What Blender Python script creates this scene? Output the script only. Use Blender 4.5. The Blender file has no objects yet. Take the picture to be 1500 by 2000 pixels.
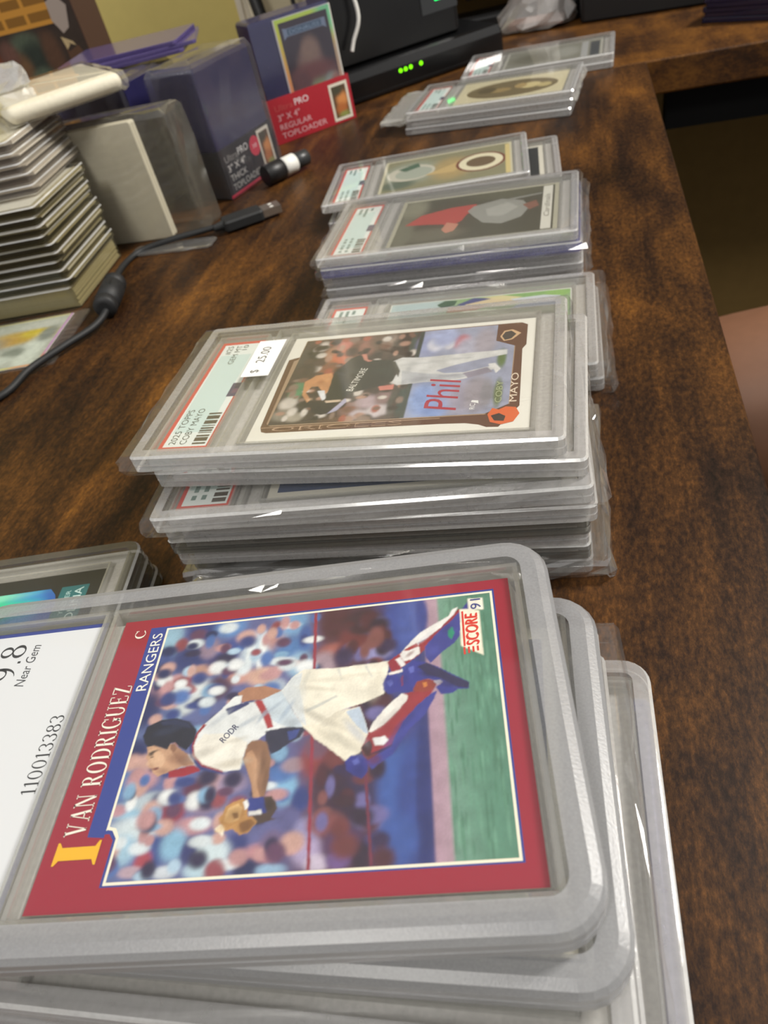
import bpy, math, random
import numpy as np
from mathutils import Matrix, Vector

# ------------------------------------------------------------------ camera, world, lights, exposure
scene = bpy.context.scene
col = scene.collection
MM = 0.001
PITCH, ROLL, HEAD = 0.720822, 0.266878, math.radians(20.8)   # camera looks down, rolled, turned from the desk's long side


def camera_matrix(height):
    cp, sp = math.cos(PITCH), math.sin(PITCH)
    fwd = Vector((0, cp, -sp)); right0 = Vector((1, 0, 0)); down0 = Vector((0, -sp, -cp))
    c, s = math.cos(ROLL), math.sin(ROLL)
    right = c * right0 + s * down0
    down = -s * right0 + c * down0
    r = Matrix.Rotation(HEAD, 3, 'Z')
    right, up, back = r @ right, r @ (-down), r @ (-fwd)
    m = Matrix.Identity(4)
    for i in range(3):
        m[i][0], m[i][1], m[i][2] = right[i], up[i], back[i]
    m[2][3] = height
    return m


cam_data = bpy.data.cameras.new('camera')
cam = bpy.data.objects.new('camera', cam_data)
col.objects.link(cam)
cam.matrix_world = camera_matrix(180 * MM)
cam_data.sensor_width = 36.0
cam_data.sensor_fit = 'AUTO'
cam_data.lens = 36.0 * 1423.1 / 2000.0
cam_data.clip_start = 0.005
cam_data.clip_end = 30
cam_data.dof.use_dof = True
cam_data.dof.focus_distance = 0.185
cam_data.dof.aperture_fstop = 26.0
scene.camera = cam

world = bpy.data.worlds.new('room_light')
scene.world = world
world.use_nodes = True
world.node_tree.nodes['Background'].inputs[0].default_value = (1.0, 0.97, 0.94, 1)
world.node_tree.nodes['Background'].inputs[1].default_value = 0.5


def area(name, loc, target, size, power, color):
    d = bpy.data.lights.new(name, 'AREA')
    d.shape = 'DISK'; d.size = size; d.energy = power; d.color = color
    o = bpy.data.objects.new(name, d)
    col.objects.link(o)
    o.location = loc
    o.rotation_euler = (Vector(target) - Vector(loc)).to_track_quat('-Z', 'Y').to_euler()
    return o


area('ceiling_lamp', (1.25, 0.90, 1.48), (-0.1, 0.35, 0), 0.42, 54, (1.0, 0.965, 0.91))
area('fill_light_behind', (-0.30, -0.95, 1.55), (-0.1, 0.35, 0), 0.40, 15, (1.0, 0.965, 0.91))  # weak fill light added behind the camera to lift the near faces

scene.view_settings.view_transform = 'Standard'
scene.view_settings.look = 'None'
scene.view_settings.gamma = 1.0
scene.view_settings.use_curve_mapping = False
scene.view_settings.exposure = 0.0
scene.cycles.max_bounces = 6
scene.cycles.transparent_max_bounces = 24
scene.cycles.caustics_reflective = False
scene.cycles.caustics_refractive = False
scene.cycles.use_denoising = True
scene.cycles.use_adaptive_sampling = True
scene.cycles.adaptive_threshold = 0.03


# ------------------------------------------------------------------ materials
def lin(h):
    if not isinstance(h, str):
        return tuple(h)
    out = []
    for i in (0, 2, 4):
        c = int(h[i:i + 2], 16) / 255
        out.append(c / 12.92 if c <= 0.04045 else ((c + 0.055) / 1.055) ** 2.4)
    return tuple(out)


MATS = {}


def new_mat(name):
    m = bpy.data.materials.new(name)
    m.use_nodes = True
    nt = m.node_tree
    for n in list(nt.nodes):
        nt.nodes.remove(n)
    out = nt.nodes.new('ShaderNodeOutputMaterial')
    MATS[name] = m
    return m, nt, out


def N(nt, kind, **inp):
    n = nt.nodes.new(kind)
    for k, v in inp.items():
        if k.startswith('_'):
            setattr(n, k[1:], v)
        else:
            n.inputs[int(k[1:]) if k[0] == 'i' and k[1:].isdigit() else k].default_value = v
    return n


def solid(name, color, rough=0.5, metallic=0.0, spec=0.5, noise=0.06, nscale=400.0, bump=0.0):
    if name in MATS:
        return MATS[name]
    m, nt, out = new_mat(name)
    b = N(nt, 'ShaderNodeBsdfPrincipled', Roughness=rough, Metallic=metallic)
    b.inputs['Specular IOR Level'].default_value = spec
    c = lin(color)
    tc = N(nt, 'ShaderNodeTexCoord')
    nz = N(nt, 'ShaderNodeTexNoise', Scale=nscale, Detail=3.0)
    nt.links.new(tc.outputs['Object'], nz.inputs['Vector'])
    mp = N(nt, 'ShaderNodeMapRange')
    mp.inputs['To Min'].default_value = 1 - noise * 2
    mp.inputs['To Max'].default_value = 1 + noise * 2
    nt.links.new(nz.outputs['Fac'], mp.inputs['Value'])
    mx = N(nt, 'ShaderNodeMix', _data_type='RGBA', _blend_type='MULTIPLY')
    mx.inputs[0].default_value = 1.0
    mx.inputs[6].default_value = (*c, 1)
    nt.links.new(mp.outputs[0], mx.inputs[7])
    nt.links.new(mx.outputs[2], b.inputs['Base Color'])
    if bump:
        bp = N(nt, 'ShaderNodeBump', Strength=bump, Distance=0.0005)
        nt.links.new(nz.outputs['Fac'], bp.inputs['Height'])
        nt.links.new(bp.outputs[0], b.inputs['Normal'])
    nt.links.new(b.outputs[0], out.inputs[0])
    return m


def plastic(name, haze, haze_color='d8d8d6', tint='f4f4f2', rough=0.06, f0=0.05, power=4.0, bump=0.0, bscale=900.0, trans=0.3):
    """Clear sheet plastic: mostly see-through, a little milky, with a gloss that grows at a grazing angle."""
    if name in MATS:
        return MATS[name]
    m, nt, out = new_mat(name)
    tr = N(nt, 'ShaderNodeBsdfTransparent', Color=(*lin(tint), 1))
    df = N(nt, 'ShaderNodeBsdfDiffuse', Color=(*lin(haze_color), 1))
    tl = N(nt, 'ShaderNodeBsdfTranslucent', Color=(*lin(haze_color), 1))
    ml = N(nt, 'ShaderNodeMixShader', i0=trans)
    nt.links.new(df.outputs[0], ml.inputs[1]); nt.links.new(tl.outputs[0], ml.inputs[2])
    tc = N(nt, 'ShaderNodeTexCoord')
    nz = N(nt, 'ShaderNodeTexNoise', Scale=bscale, Detail=4.0)
    nt.links.new(tc.outputs['Object'], nz.inputs['Vector'])
    mr = N(nt, 'ShaderNodeMapRange')
    mr.inputs['To Min'].default_value = haze * 0.75
    mr.inputs['To Max'].default_value = min(1, haze * 1.25)
    nt.links.new(nz.outputs['Fac'], mr.inputs['Value'])
    m1 = N(nt, 'ShaderNodeMixShader')
    nt.links.new(mr.outputs[0], m1.inputs[0])
    nt.links.new(tr.outputs[0], m1.inputs[1]); nt.links.new(ml.outputs[0], m1.inputs[2])
    gl = N(nt, 'ShaderNodeBsdfGlossy', Color=(1, 1, 1, 1), Roughness=rough)
    lw = N(nt, 'ShaderNodeLayerWeight', Blend=0.5)
    pw = N(nt, 'ShaderNodeMath', _operation='POWER'); pw.inputs[1].default_value = power
    nt.links.new(lw.outputs['Facing'], pw.inputs[0])
    ma = N(nt, 'ShaderNodeMath', _operation='MULTIPLY_ADD', _use_clamp=True)
    ma.inputs[1].default_value = 0.8; ma.inputs[2].default_value = f0
    nt.links.new(pw.outputs[0], ma.inputs[0])
    m2 = N(nt, 'ShaderNodeMixShader')
    nt.links.new(ma.outputs[0], m2.inputs[0])
    nt.links.new(m1.outputs[0], m2.inputs[1]); nt.links.new(gl.outputs[0], m2.inputs[2])
    if bump:
        bp = N(nt, 'ShaderNodeBump', Strength=bump, Distance=0.0004)
        nt.links.new(nz.outputs['Fac'], bp.inputs['Height'])
        nt.links.new(bp.outputs[0], gl.inputs['Normal']); nt.links.new(bp.outputs[0], df.inputs['Normal'])
    nt.links.new(m2.outputs[0], out.inputs[0])
    return m


def print_mat():
    m, nt, out = new_mat('card_print')
    at = N(nt, 'ShaderNodeAttribute', _attribute_name='Col')
    b = N(nt, 'ShaderNodeBsdfPrincipled', Roughness=0.42)
    b.inputs['Specular IOR Level'].default_value = 0.35
    nt.links.new(at.outputs['Color'], b.inputs['Base Color'])
    nt.links.new(b.outputs[0], out.inputs[0])
    return m


def holo_mat():
    """Foil print: a rainbow that follows the place on the foil."""
    m, nt, out = new_mat('holo_foil')
    at = N(nt, 'ShaderNodeAttribute', _attribute_name='Col')
    b = N(nt, 'ShaderNodeBsdfPrincipled', Roughness=0.3)
    nt.links.new(at.outputs['Color'], b.inputs['Base Color'])
    nt.links.new(b.outputs[0], out.inputs[0])
    return m


def wood_mat(name, scale=(1.0, 1.0, 1.0), ramp=None, rough=0.42):
    m, nt, out = new_mat(name)
    b = N(nt, 'ShaderNodeBsdfPrincipled')
    b.inputs['Specular IOR Level'].default_value = 0.22
    tc = N(nt, 'ShaderNodeTexCoord')
    mp = N(nt, 'ShaderNodeMapping')
    mp.inputs['Scale'].default_value = scale
    nt.links.new(tc.outputs['Object'], mp.inputs['Vector'])
    # broad smoky patches
    n1 = N(nt, 'ShaderNodeTexNoise', Scale=20.0, Detail=6.0, Roughness=0.62, Distortion=0.5)
    m1 = N(nt, 'ShaderNodeMapping'); m1.inputs['Scale'].default_value = (1.0, 0.42, 1.0)
    nt.links.new(mp.outputs[0], m1.inputs[0]); nt.links.new(m1.outputs[0], n1.inputs['Vector'])
    # long grain
    n2 = N(nt, 'ShaderNodeTexNoise', Scale=70.0, Detail=6.0, Roughness=0.65, Distortion=0.5)
    m2 = N(nt, 'ShaderNodeMapping'); m2.inputs['Scale'].default_value = (1.0, 0.10, 1.0)
    nt.links.new(mp.outputs[0], m2.inputs[0]); nt.links.new(m2.outputs[0], n2.inputs['Vector'])
    # mottling
    n3 = N(nt, 'ShaderNodeTexNoise', Scale=620.0, Detail=4.0, Roughness=0.8)
    m3 = N(nt, 'ShaderNodeMapping'); m3.inputs['Scale'].default_value = (1.0, 0.4, 1.0)
    nt.links.new(mp.outputs[0], m3.inputs[0]); nt.links.new(m3.outputs[0], n3.inputs['Vector'])
    def mul(a, k):
        n = N(nt, 'ShaderNodeMath', _operation='MULTIPLY'); n.inputs[1].default_value = k
        nt.links.new(a, n.inputs[0]); return n.outputs[0]
    def add(a, c):
        n = N(nt, 'ShaderNodeMath', _operation='ADD')
        nt.links.new(a, n.inputs[0]); nt.links.new(c, n.inputs[1]); return n.outputs[0]
    f = add(add(mul(n1.outputs['Fac'], 0.42), mul(n2.outputs['Fac'], 0.24)), mul(n3.outputs['Fac'], 0.34))
    cr = N(nt, 'ShaderNodeValToRGB')
    el = cr.color_ramp.elements
    ramp = ramp or [(0.38, '120a06'), (0.45, '27170d'), (0.50, '3d2611'), (0.55, '543517'), (0.64, '7e521f')]
    el[0].position, el[0].color = ramp[0][0], (*lin(ramp[0][1]), 1)
    el[1].position, el[1].color = ramp[-1][0], (*lin(ramp[-1][1]), 1)
    for p, c in ramp[1:-1]:
        e = el.new(p); e.color = (*lin(c), 1)
    nt.links.new(f, cr.inputs[0])
    # knots: sparse dark spots drawn out along the grain
    vo = N(nt, 'ShaderNodeTexVoronoi', Scale=8.5, Randomness=1.0)
    m4 = N(nt, 'ShaderNodeMapping'); m4.inputs['Scale'].default_value = (1.0, 0.55, 1.0)
    nd = N(nt, 'ShaderNodeTexNoise', Scale=30.0, Detail=3.0)
    nt.links.new(mp.outputs[0], nd.inputs['Vector'])
    mixv = N(nt, 'ShaderNodeMix', _data_type='RGBA'); mixv.inputs[0].default_value = 0.05
    nt.links.new(mp.outputs[0], mixv.inputs[6]); nt.links.new(nd.outputs['Color'], mixv.inputs[7])
    nt.links.new(mixv.outputs[2], m4.inputs[0]); nt.links.new(m4.outputs[0], vo.inputs['Vector'])
    kr = N(nt, 'ShaderNodeMapRange'); kr.inputs['From Min'].default_value = 0.04; kr.inputs['From Max'].default_value = 0.22
    kr.inputs['To Min'].default_value = 0.35; kr.inputs['To Max'].default_value = 1.0
    nt.links.new(vo.outputs['Distance'], kr.inputs['Value'])
    mx = N(nt, 'ShaderNodeMix', _data_type='RGBA', _blend_type='MULTIPLY'); mx.inputs[0].default_value = 1.0
    nt.links.new(cr.outputs[0], mx.inputs[6]); nt.links.new(kr.outputs[0], mx.inputs[7])
    nt.links.new(mx.outputs[2], b.inputs['Base Color'])
    rr = N(nt, 'ShaderNodeMapRange'); rr.inputs['To Min'].default_value = rough - 0.08; rr.inputs['To Max'].default_value = rough + 0.1
    nt.links.new(n3.outputs['Fac'], rr.inputs['Value']); nt.links.new(rr.outputs[0], b.inputs['Roughness'])
    bp = N(nt, 'ShaderNodeBump', Strength=0.12, Distance=0.0004)
    nt.links.new(f, bp.inputs['Height']); nt.links.new(bp.outputs[0], b.inputs['Normal'])
    nt.links.new(b.outputs[0], out.inputs[0])
    return m


def emit(name, color, strength):
    m, nt, out = new_mat(name)
    e = N(nt, 'ShaderNodeEmission', Color=(*lin(color), 1), Strength=strength)
    nt.links.new(e.outputs[0], out.inputs[0])
    return m


PRINT = print_mat()
HOLO = holo_mat()
WINDOW = plastic('clear_window', 0.035, 'e0e0dc', rough=0.05, f0=0.04)
RIM = plastic('clear_rim', 0.32, 'e6e5e6', rough=0.08, f0=0.07, bump=0.08, bscale=500)
EDGE = plastic('polished_edge', 0.62, 'f0f0ee', rough=0.10, f0=0.22, trans=0.15)
FLOORP = plastic('slab_back', 0.80, 'dcd9d6', rough=0.15, f0=0.04, trans=0.08)
FROST = plastic('frosted_rim', 0.60, 'b0b1b4', rough=0.32, f0=0.03, bump=0.10, bscale=2200)
RIDGE = plastic('moulded_ridge', 0.28, 'e8e8e6', rough=0.10, f0=0.12)
BLUERIM = plastic('violet_rim', 0.45, '8f90c8', tint='d8d8ee', rough=0.08, f0=0.10)
DARKRIM = plastic('smoky_rim', 0.22, '9a9996', tint='d0d0cc', rough=0.10, f0=0.06)
FILM = plastic('thin_film', 0.03, 'f0f0f0', tint='fdfdfd', rough=0.06, f0=0.04, power=4.0)
FILM2 = plastic('crinkled_film', 0.14, 'd8d8d6', tint='f8f8f8', rough=0.09, f0=0.22, power=2.5)
WRAP = plastic('wrap_film', 0.13, '9a9aa4', tint='f4f4f6', rough=0.14, f0=0.05, power=3.5)
VIOLET = plastic('violet_toploader', 0.45, '454278', tint='8a88b8', rough=0.12, f0=0.06)
CARDSTOCK = solid('card_stock', 'e9e4d4', 0.7, noise=0.05, nscale=900)
WOOD = wood_mat('rustic_wood')
WOOD2 = wood_mat('rustic_wood_crosswise', scale=(0.55, 1.3, 1.0), ramp=[(0.38, '1a0f07'), (0.46, '3a2310'), (0.53, '5a3916'), (0.64, '7c511e')])
BLACK = solid('black_plastic', '121213', 0.45, noise=0.15, nscale=700)
BLACKGLOSS = solid('black_satin_plastic', '0c0c0d', 0.25, noise=0.1)
RUBBER = solid('black_rubber', '191a1b', 0.6, noise=0.12)
METAL = solid('plug_metal', 'b8b0a4', 0.32, metallic=0.9)
WHITE = solid('white_plastic', 'deddd6', 0.5)
LED = emit('green_led', '7dff10', 2.0)


# ------------------------------------------------------------------ mesh helpers (all lengths in millimetres)
class MB:
    def __init__(self):
        self.v, self.f, self.m, self.c, self.s = [], [], [], [], []
        self.z = 0.0
        self.mi = 0
        self.smooth = False

    def face(self, idx, color=None, mi=None):
        self.f.append(tuple(idx)); self.m.append(self.mi if mi is None else mi); self.c.append(color); self.s.append(self.smooth)

    def add(self, pts):
        i = len(self.v); self.v.extend([tuple(p) for p in pts]); return i

    def loft(self, L, W, r, prof, seg=3, c=(0, 0, 0), mats=None, jitter=0.0, rng=None, sub=1):
        """Rounded rectangles of growing height joined into one closed shell. prof: (inset, z)."""
        rings = []
        for ins, z in prof:
            a, b = L / 2 - ins, W / 2 - ins
            rr = min(max(r - ins, 0.15), a, b)
            pts = []
            for q, (sx, sy) in enumerate(((1, 1), (-1, 1), (-1, -1), (1, -1))):
                for k in range(seg + 1):
                    t = math.pi / 2 * (q + k / seg)
                    pts.append((sx * (a - rr) + rr * math.cos(t), sy * (b - rr) + rr * math.sin(t)))
            if sub > 1:
                fine = []
                for i in range(len(pts)):
                    p, q2 = pts[i], pts[(i + 1) % len(pts)]
                    d = math.dist(p, q2)
                    n = max(1, int(d / sub)) if sub > 1 else 1
                    for k in range(n):
                        fine.append((p[0] + (q2[0] - p[0]) * k / n, p[1] + (q2[1] - p[1]) * k / n))
                pts = fine
            rings.append((pts, z))
        if sub > 1:
            n0 = len(rings[0][0])
            rings = [(p if len(p) == n0 else [p[int(k * len(p) / n0)] for k in range(n0)], z) for p, z in rings]
        n = len(rings[0][0]); base = len(self.v)
        for pts, z in rings:
            for p in pts:
                j = [rng.uniform(-jitter, jitter) if rng else 0 for _ in range(3)]
                self.v.append((c[0] + p[0] + j[0], c[1] + p[1] + j[1], c[2] + z + j[2] * 0.6))
        for k in range(len(rings) - 1):
            mi = mats[k] if mats else None
            for i in range(n):
                a0, a1 = base + k * n + i, base + k * n + (i + 1) % n
                self.face((a0, a1, a1 + n, a0 + n), mi=mi)
        self.face([base + i for i in range(n)][::-1], mi=(mats[0] if mats else None))
        self.face([base + (len(rings) - 1) * n + i for i in range(n)], mi=(mats[-1] if mats else None))

    def box(self, cx, cy, cz, dx, dy, dz, rot=0.0, mi=None, color=None):
        c, s = math.cos(rot), math.sin(rot)
        P = []
        for z in (-dz / 2, dz / 2):
            for x, y in ((-dx / 2, -dy / 2), (dx / 2, -dy / 2), (dx / 2, dy / 2), (-dx / 2, dy / 2)):
                P.append((cx + x * c - y * s, cy + x * s + y * c, cz + z))
        i = self.add(P)
        for q in ((3, 2, 1, 0), (4, 5, 6, 7), (0, 1, 5, 4), (1, 2, 6, 5), (2, 3, 7, 6), (3, 0, 4, 7)):
            self.face([i + k for k in q], color, mi)

    def ring(self, cx, cy, L, W, w, z0, z1):
        for x, y, dx, dy in ((0, W / 2 - w / 2, L, w), (0, -W / 2 + w / 2, L, w), (L / 2 - w / 2, 0, w, W - 2 * w), (-L / 2 + w / 2, 0, w, W - 2 * w)):
            self.box(cx + x, cy + y, (z0 + z1) / 2, dx, dy, z1 - z0)

    def tube(self, path, r, n=10, cap=True):
        path = [Vector(p) for p in path]
        base = len(self.v); up = Vector((0, 0, 1))
        rr = r if isinstance(r, (list, tuple)) else [r] * len(path)
        for k, p in enumerate(path):
            t = (path[min(k + 1, len(path) - 1)] - path[max(k - 1, 0)]).normalized()
            a = t.cross(up)
            if a.length < 1e-4:
                a = t.cross(Vector((1, 0, 0)))
            a.normalize(); b = a.cross(t).normalized()
            for i in range(n):
                th = 2 * math.pi * i / n
                self.v.append(tuple(p + rr[k] * (math.cos(th) * a + math.sin(th) * b)))
        sm = self.smooth
        for k in range(len(path) - 1):
            for i in range(n):
                a0, a1 = base + k * n + i, base + k * n + (i + 1) % n
                self.face((a0, a0 + n, a1 + n, a1))
        self.smooth = False
        if cap:
            self.face([base + i for i in range(n)])
            self.face([base + (len(path) - 1) * n + i for i in range(n)][::-1])
        self.smooth = sm

    # ---- flat printing: each shape lies a few thousandths of a millimetre above the last
    def poly(self, pts, color, lift=True):
        if lift:
            self.z += 0.006
        a = sum(pts[i][0] * pts[(i + 1) % len(pts)][1] - pts[(i + 1) % len(pts)][0] * pts[i][1] for i in range(len(pts)))
        if a < 0:
            pts = pts[::-1]
        i = self.add([(p[0], p[1], self.z) for p in pts])
        self.face(range(i, i + len(pts)), lin(color))

    def rect(self, x0, y0, x1, y1, color, lift=True):
        self.poly([(x0, y0), (x1, y0), (x1, y1), (x0, y1)], color, lift)

    def frame(self, x0, y0, x1, y1, w, color):
        self.z += 0.006
        self.rect(x0, y0, x1, y0 + w, color, False); self.rect(x0, y1 - w, x1, y1, color, False)
        self.rect(x0, y0 + w, x0 + w, y1 - w, color, False); self.rect(x1 - w, y0 + w, x1, y1 - w, color, False)

    def ellipse(self, cx, cy, rx, ry, color, n=20):
        self.poly([(cx + rx * math.cos(2 * math.pi * k / n), cy + ry * math.sin(2 * math.pi * k / n)) for k in range(n)], color)

    def soft(self, x0, y0, x1, y1, nx, ny, base, blobs, grain=0.0, seed=1):
        """A blurred picture: every point of a fine grid takes its colour from the soft patches listed."""
        self.z += 0.006
        X, Y = np.meshgrid(np.linspace(x0, x1, nx + 1), np.linspace(y0, y1, ny + 1))
        C = np.zeros(X.shape + (3,))
        C[:] = base(X, Y) if callable(base) else np.array(lin(base))
        for b in blobs:
            u, v, ru, rv, c = b[:5]
            d = ((X - u) / max(ru, 0.3)) ** 2 + ((Y - v) / max(rv, 0.3)) ** 2
            w = np.exp(-0.72 * d ** 2.6)[..., None]
            C = C * (1 - w) + np.array(lin(c)) * w
        if grain:
            C = np.clip(C * (1 + np.random.RandomState(seed).uniform(-grain, grain, X.shape)[..., None]), 0, 1)
        i = self.add(np.stack([X, Y, np.full(X.shape, self.z)], -1).reshape(-1, 3).tolist())
        Cf = C.reshape(-1, 3); W = nx + 1
        for r in range(ny):
            for k in range(nx):
                q = (r * W + k, r * W + k + 1, (r + 1) * W + k + 1, (r + 1) * W + k)
                self.face([i + t for t in q], [tuple(Cf[t]) for t in q])

    def picture(self, x0, y0, x1, y1, nx, ny, base, blobs, polys, shades=(), grain=0.0, mottle=0.0, seed=1):
        """A printed photograph: soft patches, then outlined shapes, then soft shading, all as colours of a fine grid."""
        self.z += 0.006
        X, Y = np.meshgrid(np.linspace(x0, x1, nx + 1), np.linspace(y0, y1, ny + 1))
        C = np.zeros(X.shape + (3,))
        C[:] = base(X, Y) if callable(base) else np.array(lin(base))

        def dab(b, k=2.6):
            u, v, ru, rv, c = b[:5]
            al = b[5] if len(b) > 5 else 1.0
            an = math.radians(b[6]) if len(b) > 6 else 0.0
            R = max(ru, rv, .3) * 1.7
            i0, i1 = np.searchsorted(X[0], [u - R, u + R]); j0, j1 = np.searchsorted(Y[:, 0], [v - R, v + R])
            xs, ys = X[j0:j1, i0:i1] - u, Y[j0:j1, i0:i1] - v
            a, q = xs * math.cos(an) + ys * math.sin(an), -xs * math.sin(an) + ys * math.cos(an)
            d = (a / max(ru, .25)) ** 2 + (q / max(rv, .25)) ** 2
            w = (al * np.exp(-0.72 * d ** k))[..., None]
            C[j0:j1, i0:i1] = C[j0:j1, i0:i1] * (1 - w) + np.array(lin(c)) * w
        for b in blobs:
            dab(b)
        rs = np.random.RandomState(seed)
        hx, hy = (x1 - x0) / nx, (y1 - y0) / ny
        for c, pts in polys:
            px, py = [p[0] for p in pts], [p[1] for p in pts]
            i0, i1 = np.searchsorted(X[0], [min(px) - hx, max(px) + hx]); j0, j1 = np.searchsorted(Y[:, 0], [min(py) - hy, max(py) + hy])
            xs, ys = X[j0:j1, i0:i1], Y[j0:j1, i0:i1]
            cov = np.zeros(xs.shape)
            for ox, oy in ((-.35, -.35), (.35, -.35), (-.35, .35), (.35, .35), (0, 0)):
                ax, ay = xs + ox * hx * 1.3, ys + oy * hy * 1.3
                ins = np.zeros(xs.shape, bool)
                for k in range(len(pts)):
                    (ua, va), (ub, vb) = pts[k], pts[k - 1]
                    if va == vb:
                        continue
                    ins ^= ((va > ay) != (vb > ay)) & (ax < (ub - ua) * (ay - va) / (vb - va) + ua)
                cov += ins / 5.0
            C[j0:j1, i0:i1] = C[j0:j1, i0:i1] * (1 - cov[..., None]) + np.array(lin(c)) * cov[..., None]
        for b in shades:
            dab(b, 1.5)
        if mottle:                                       # uneven ink over a few millimetres
            m = rs.uniform(-1, 1, (ny // 7 + 3, nx // 7 + 3))
            fx, fy = np.linspace(0, m.shape[1] - 1.001, nx + 1), np.linspace(0, m.shape[0] - 1.001, ny + 1)
            ix, iy = fx.astype(int), fy.astype(int); tx, ty = fx - ix, (fy - iy)[:, None]
            mm = (m[iy][:, ix] * (1 - tx) + m[iy][:, ix + 1] * tx) * (1 - ty) + (m[iy + 1][:, ix] * (1 - tx) + m[iy + 1][:, ix + 1] * tx) * ty
            C *= (1 + mottle * mm)[..., None]
        if grain:
            C *= (1 + rs.uniform(-grain, grain, X.shape))[..., None]
        C = np.clip(C, 0, 1)
        i = self.add(np.stack([X, Y, np.full(X.shape, self.z)], -1).reshape(-1, 3).tolist())
        Cf = [tuple(c) for c in C.reshape(-1, 3).tolist()]; W = nx + 1
        for r in range(ny):
            for k in range(nx):
                q = (r * W + k, r * W + k + 1, (r + 1) * W + k + 1, (r + 1) * W + k)
                self.face([i + t for t in q], [Cf[t] for t in q])

    def text(self, s, x, y, h, color, d=(0, 1), length=None, shear=0.0, serif=False):
        """Lettering from baseline point (x, y), running along d, capitals h tall."""
        self.z += 0.006
        polys = serif_text(s) if serif else font_text(s)
        if not polys:
            return
        w = max(p[0] for q in polys for p in q); k = h; kx = (length / w) if length else k
        ux, uy = d; vx, vy = -d[1], d[0]
        for q in polys:
            pts = []
            for px, py in q:
                a, b = (px + shear * py) * kx, py * k
                pts.append((x + a * ux + b * vx, y + a * uy + b * vy))
            self.poly(pts, color, False)

    def build(self, name, mats, parent=None, loc=None, rotz=0.0):
        me = bpy.data.meshes.new(name)
        me.from_pydata([(x * MM, y * MM, z * MM) for x, y, z in self.v], [], self.f)
        mats = mats if isinstance(mats, (list, tuple)) else [mats]
        for m in mats:
            me.materials.append(m)
        me.polygons.foreach_set('material_index', self.m)
        me.polygons.foreach_set('use_smooth', self.s)
        if any(c is not None for c in self.c):
            at = me.color_attributes.new('Col', 'FLOAT_COLOR', 'CORNER')
            buf = []
            for f, c in zip(self.f, self.c):
                if c is None:
                    c = (0.8, 0.8, 0.8)
                if isinstance(c, list):
                    for q in c:
                        buf.extend((*q, 1.0))
                else:
                    buf.extend((*c, 1.0) * len(f))
            at.data.foreach_set('color', buf)
        me.update()
        return link(name, me, parent, loc, rotz)


def link(name, data, parent=None, loc=None, rotz=0.0):
    o = bpy.data.objects.new(name, data)
    col.objects.link(o)
    o.parent = parent
    if loc is not None:
        o.location = [q * MM for q in loc]
    o.rotation_euler = (0, 0, rotz)
    return o


def tag(o, label, cat, group=None, kind=None):
    if label: o['label'] = label
    if cat: o['category'] = cat
    if group: o['group'] = group
    if kind: o['kind'] = kind
    return o


def thing(name, label, cat, loc, rotz=0.0, group=None):
    o = link(name, None, None, loc, rotz)
    o.empty_display_size = 0.01
    return tag(o, label, cat, group)


FONT_CACHE = {}


def font_text(s):
    """Triangles of a line of lettering in the built-in typeface, capitals one unit tall."""
    if s in FONT_CACHE:
        return FONT_CACHE[s]
    cu = bpy.data.curves.new('lettering', 'FONT')
    cu.body = s
    cu.resolution_u = 3
    o = bpy.data.objects.new('lettering', cu)
    col.objects.link(o)
    bpy.context.view_layer.update()
    me = bpy.data.meshes.new_from_object(o.evaluated_get(bpy.context.evaluated_depsgraph_get()))
    vs = [(v.co.x, v.co.y) for v in me.vertices]
    out = [[vs[i] for i in p.vertices] for p in me.polygons]
    bpy.data.objects.remove(o); bpy.data.curves.remove(cu); bpy.data.meshes.remove(me)
    if out:
        x0 = min(p[0] for q in out for p in q)
        out = [[((p[0] - x0) / 0.73, p[1] / 0.73) for p in q] for q in out]
    FONT_CACHE[s] = out
    return out


def arc(cx, cy, ro, so, ri, si, a0, a1, n=14):
    """A curved stroke: outer ellipse ro x so, inner ellipse ri x si, from angle a0 to a1 in degrees."""
    out = []
    for k in range(n):
        t, u = math.radians(a0 + (a1 - a0) * k / n), math.radians(a0 + (a1 - a0) * (k + 1) / n)
        out.append([(cx + ro * math.cos(t), cy + so * math.sin(t)), (cx + ro * math.cos(u), cy + so * math.sin(u)),
                    (cx + ri * math.cos(u), cy + si * math.sin(u)), (cx + ri * math.cos(t), cy + si * math.sin(t))])
    return out


def bar(x0, y0, x1, y1, w):
    return [[(x0 - w / 2, y0), (x0 + w / 2, y0), (x1 + w / 2, y1), (x1 - w / 2, y1)]]


def foot(x, y, w=0.30, h=0.045):
    return [[(x - w / 2, y), (x + w / 2, y), (x + w / 2, y + h), (x - w / 2, y + h)]]


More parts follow.
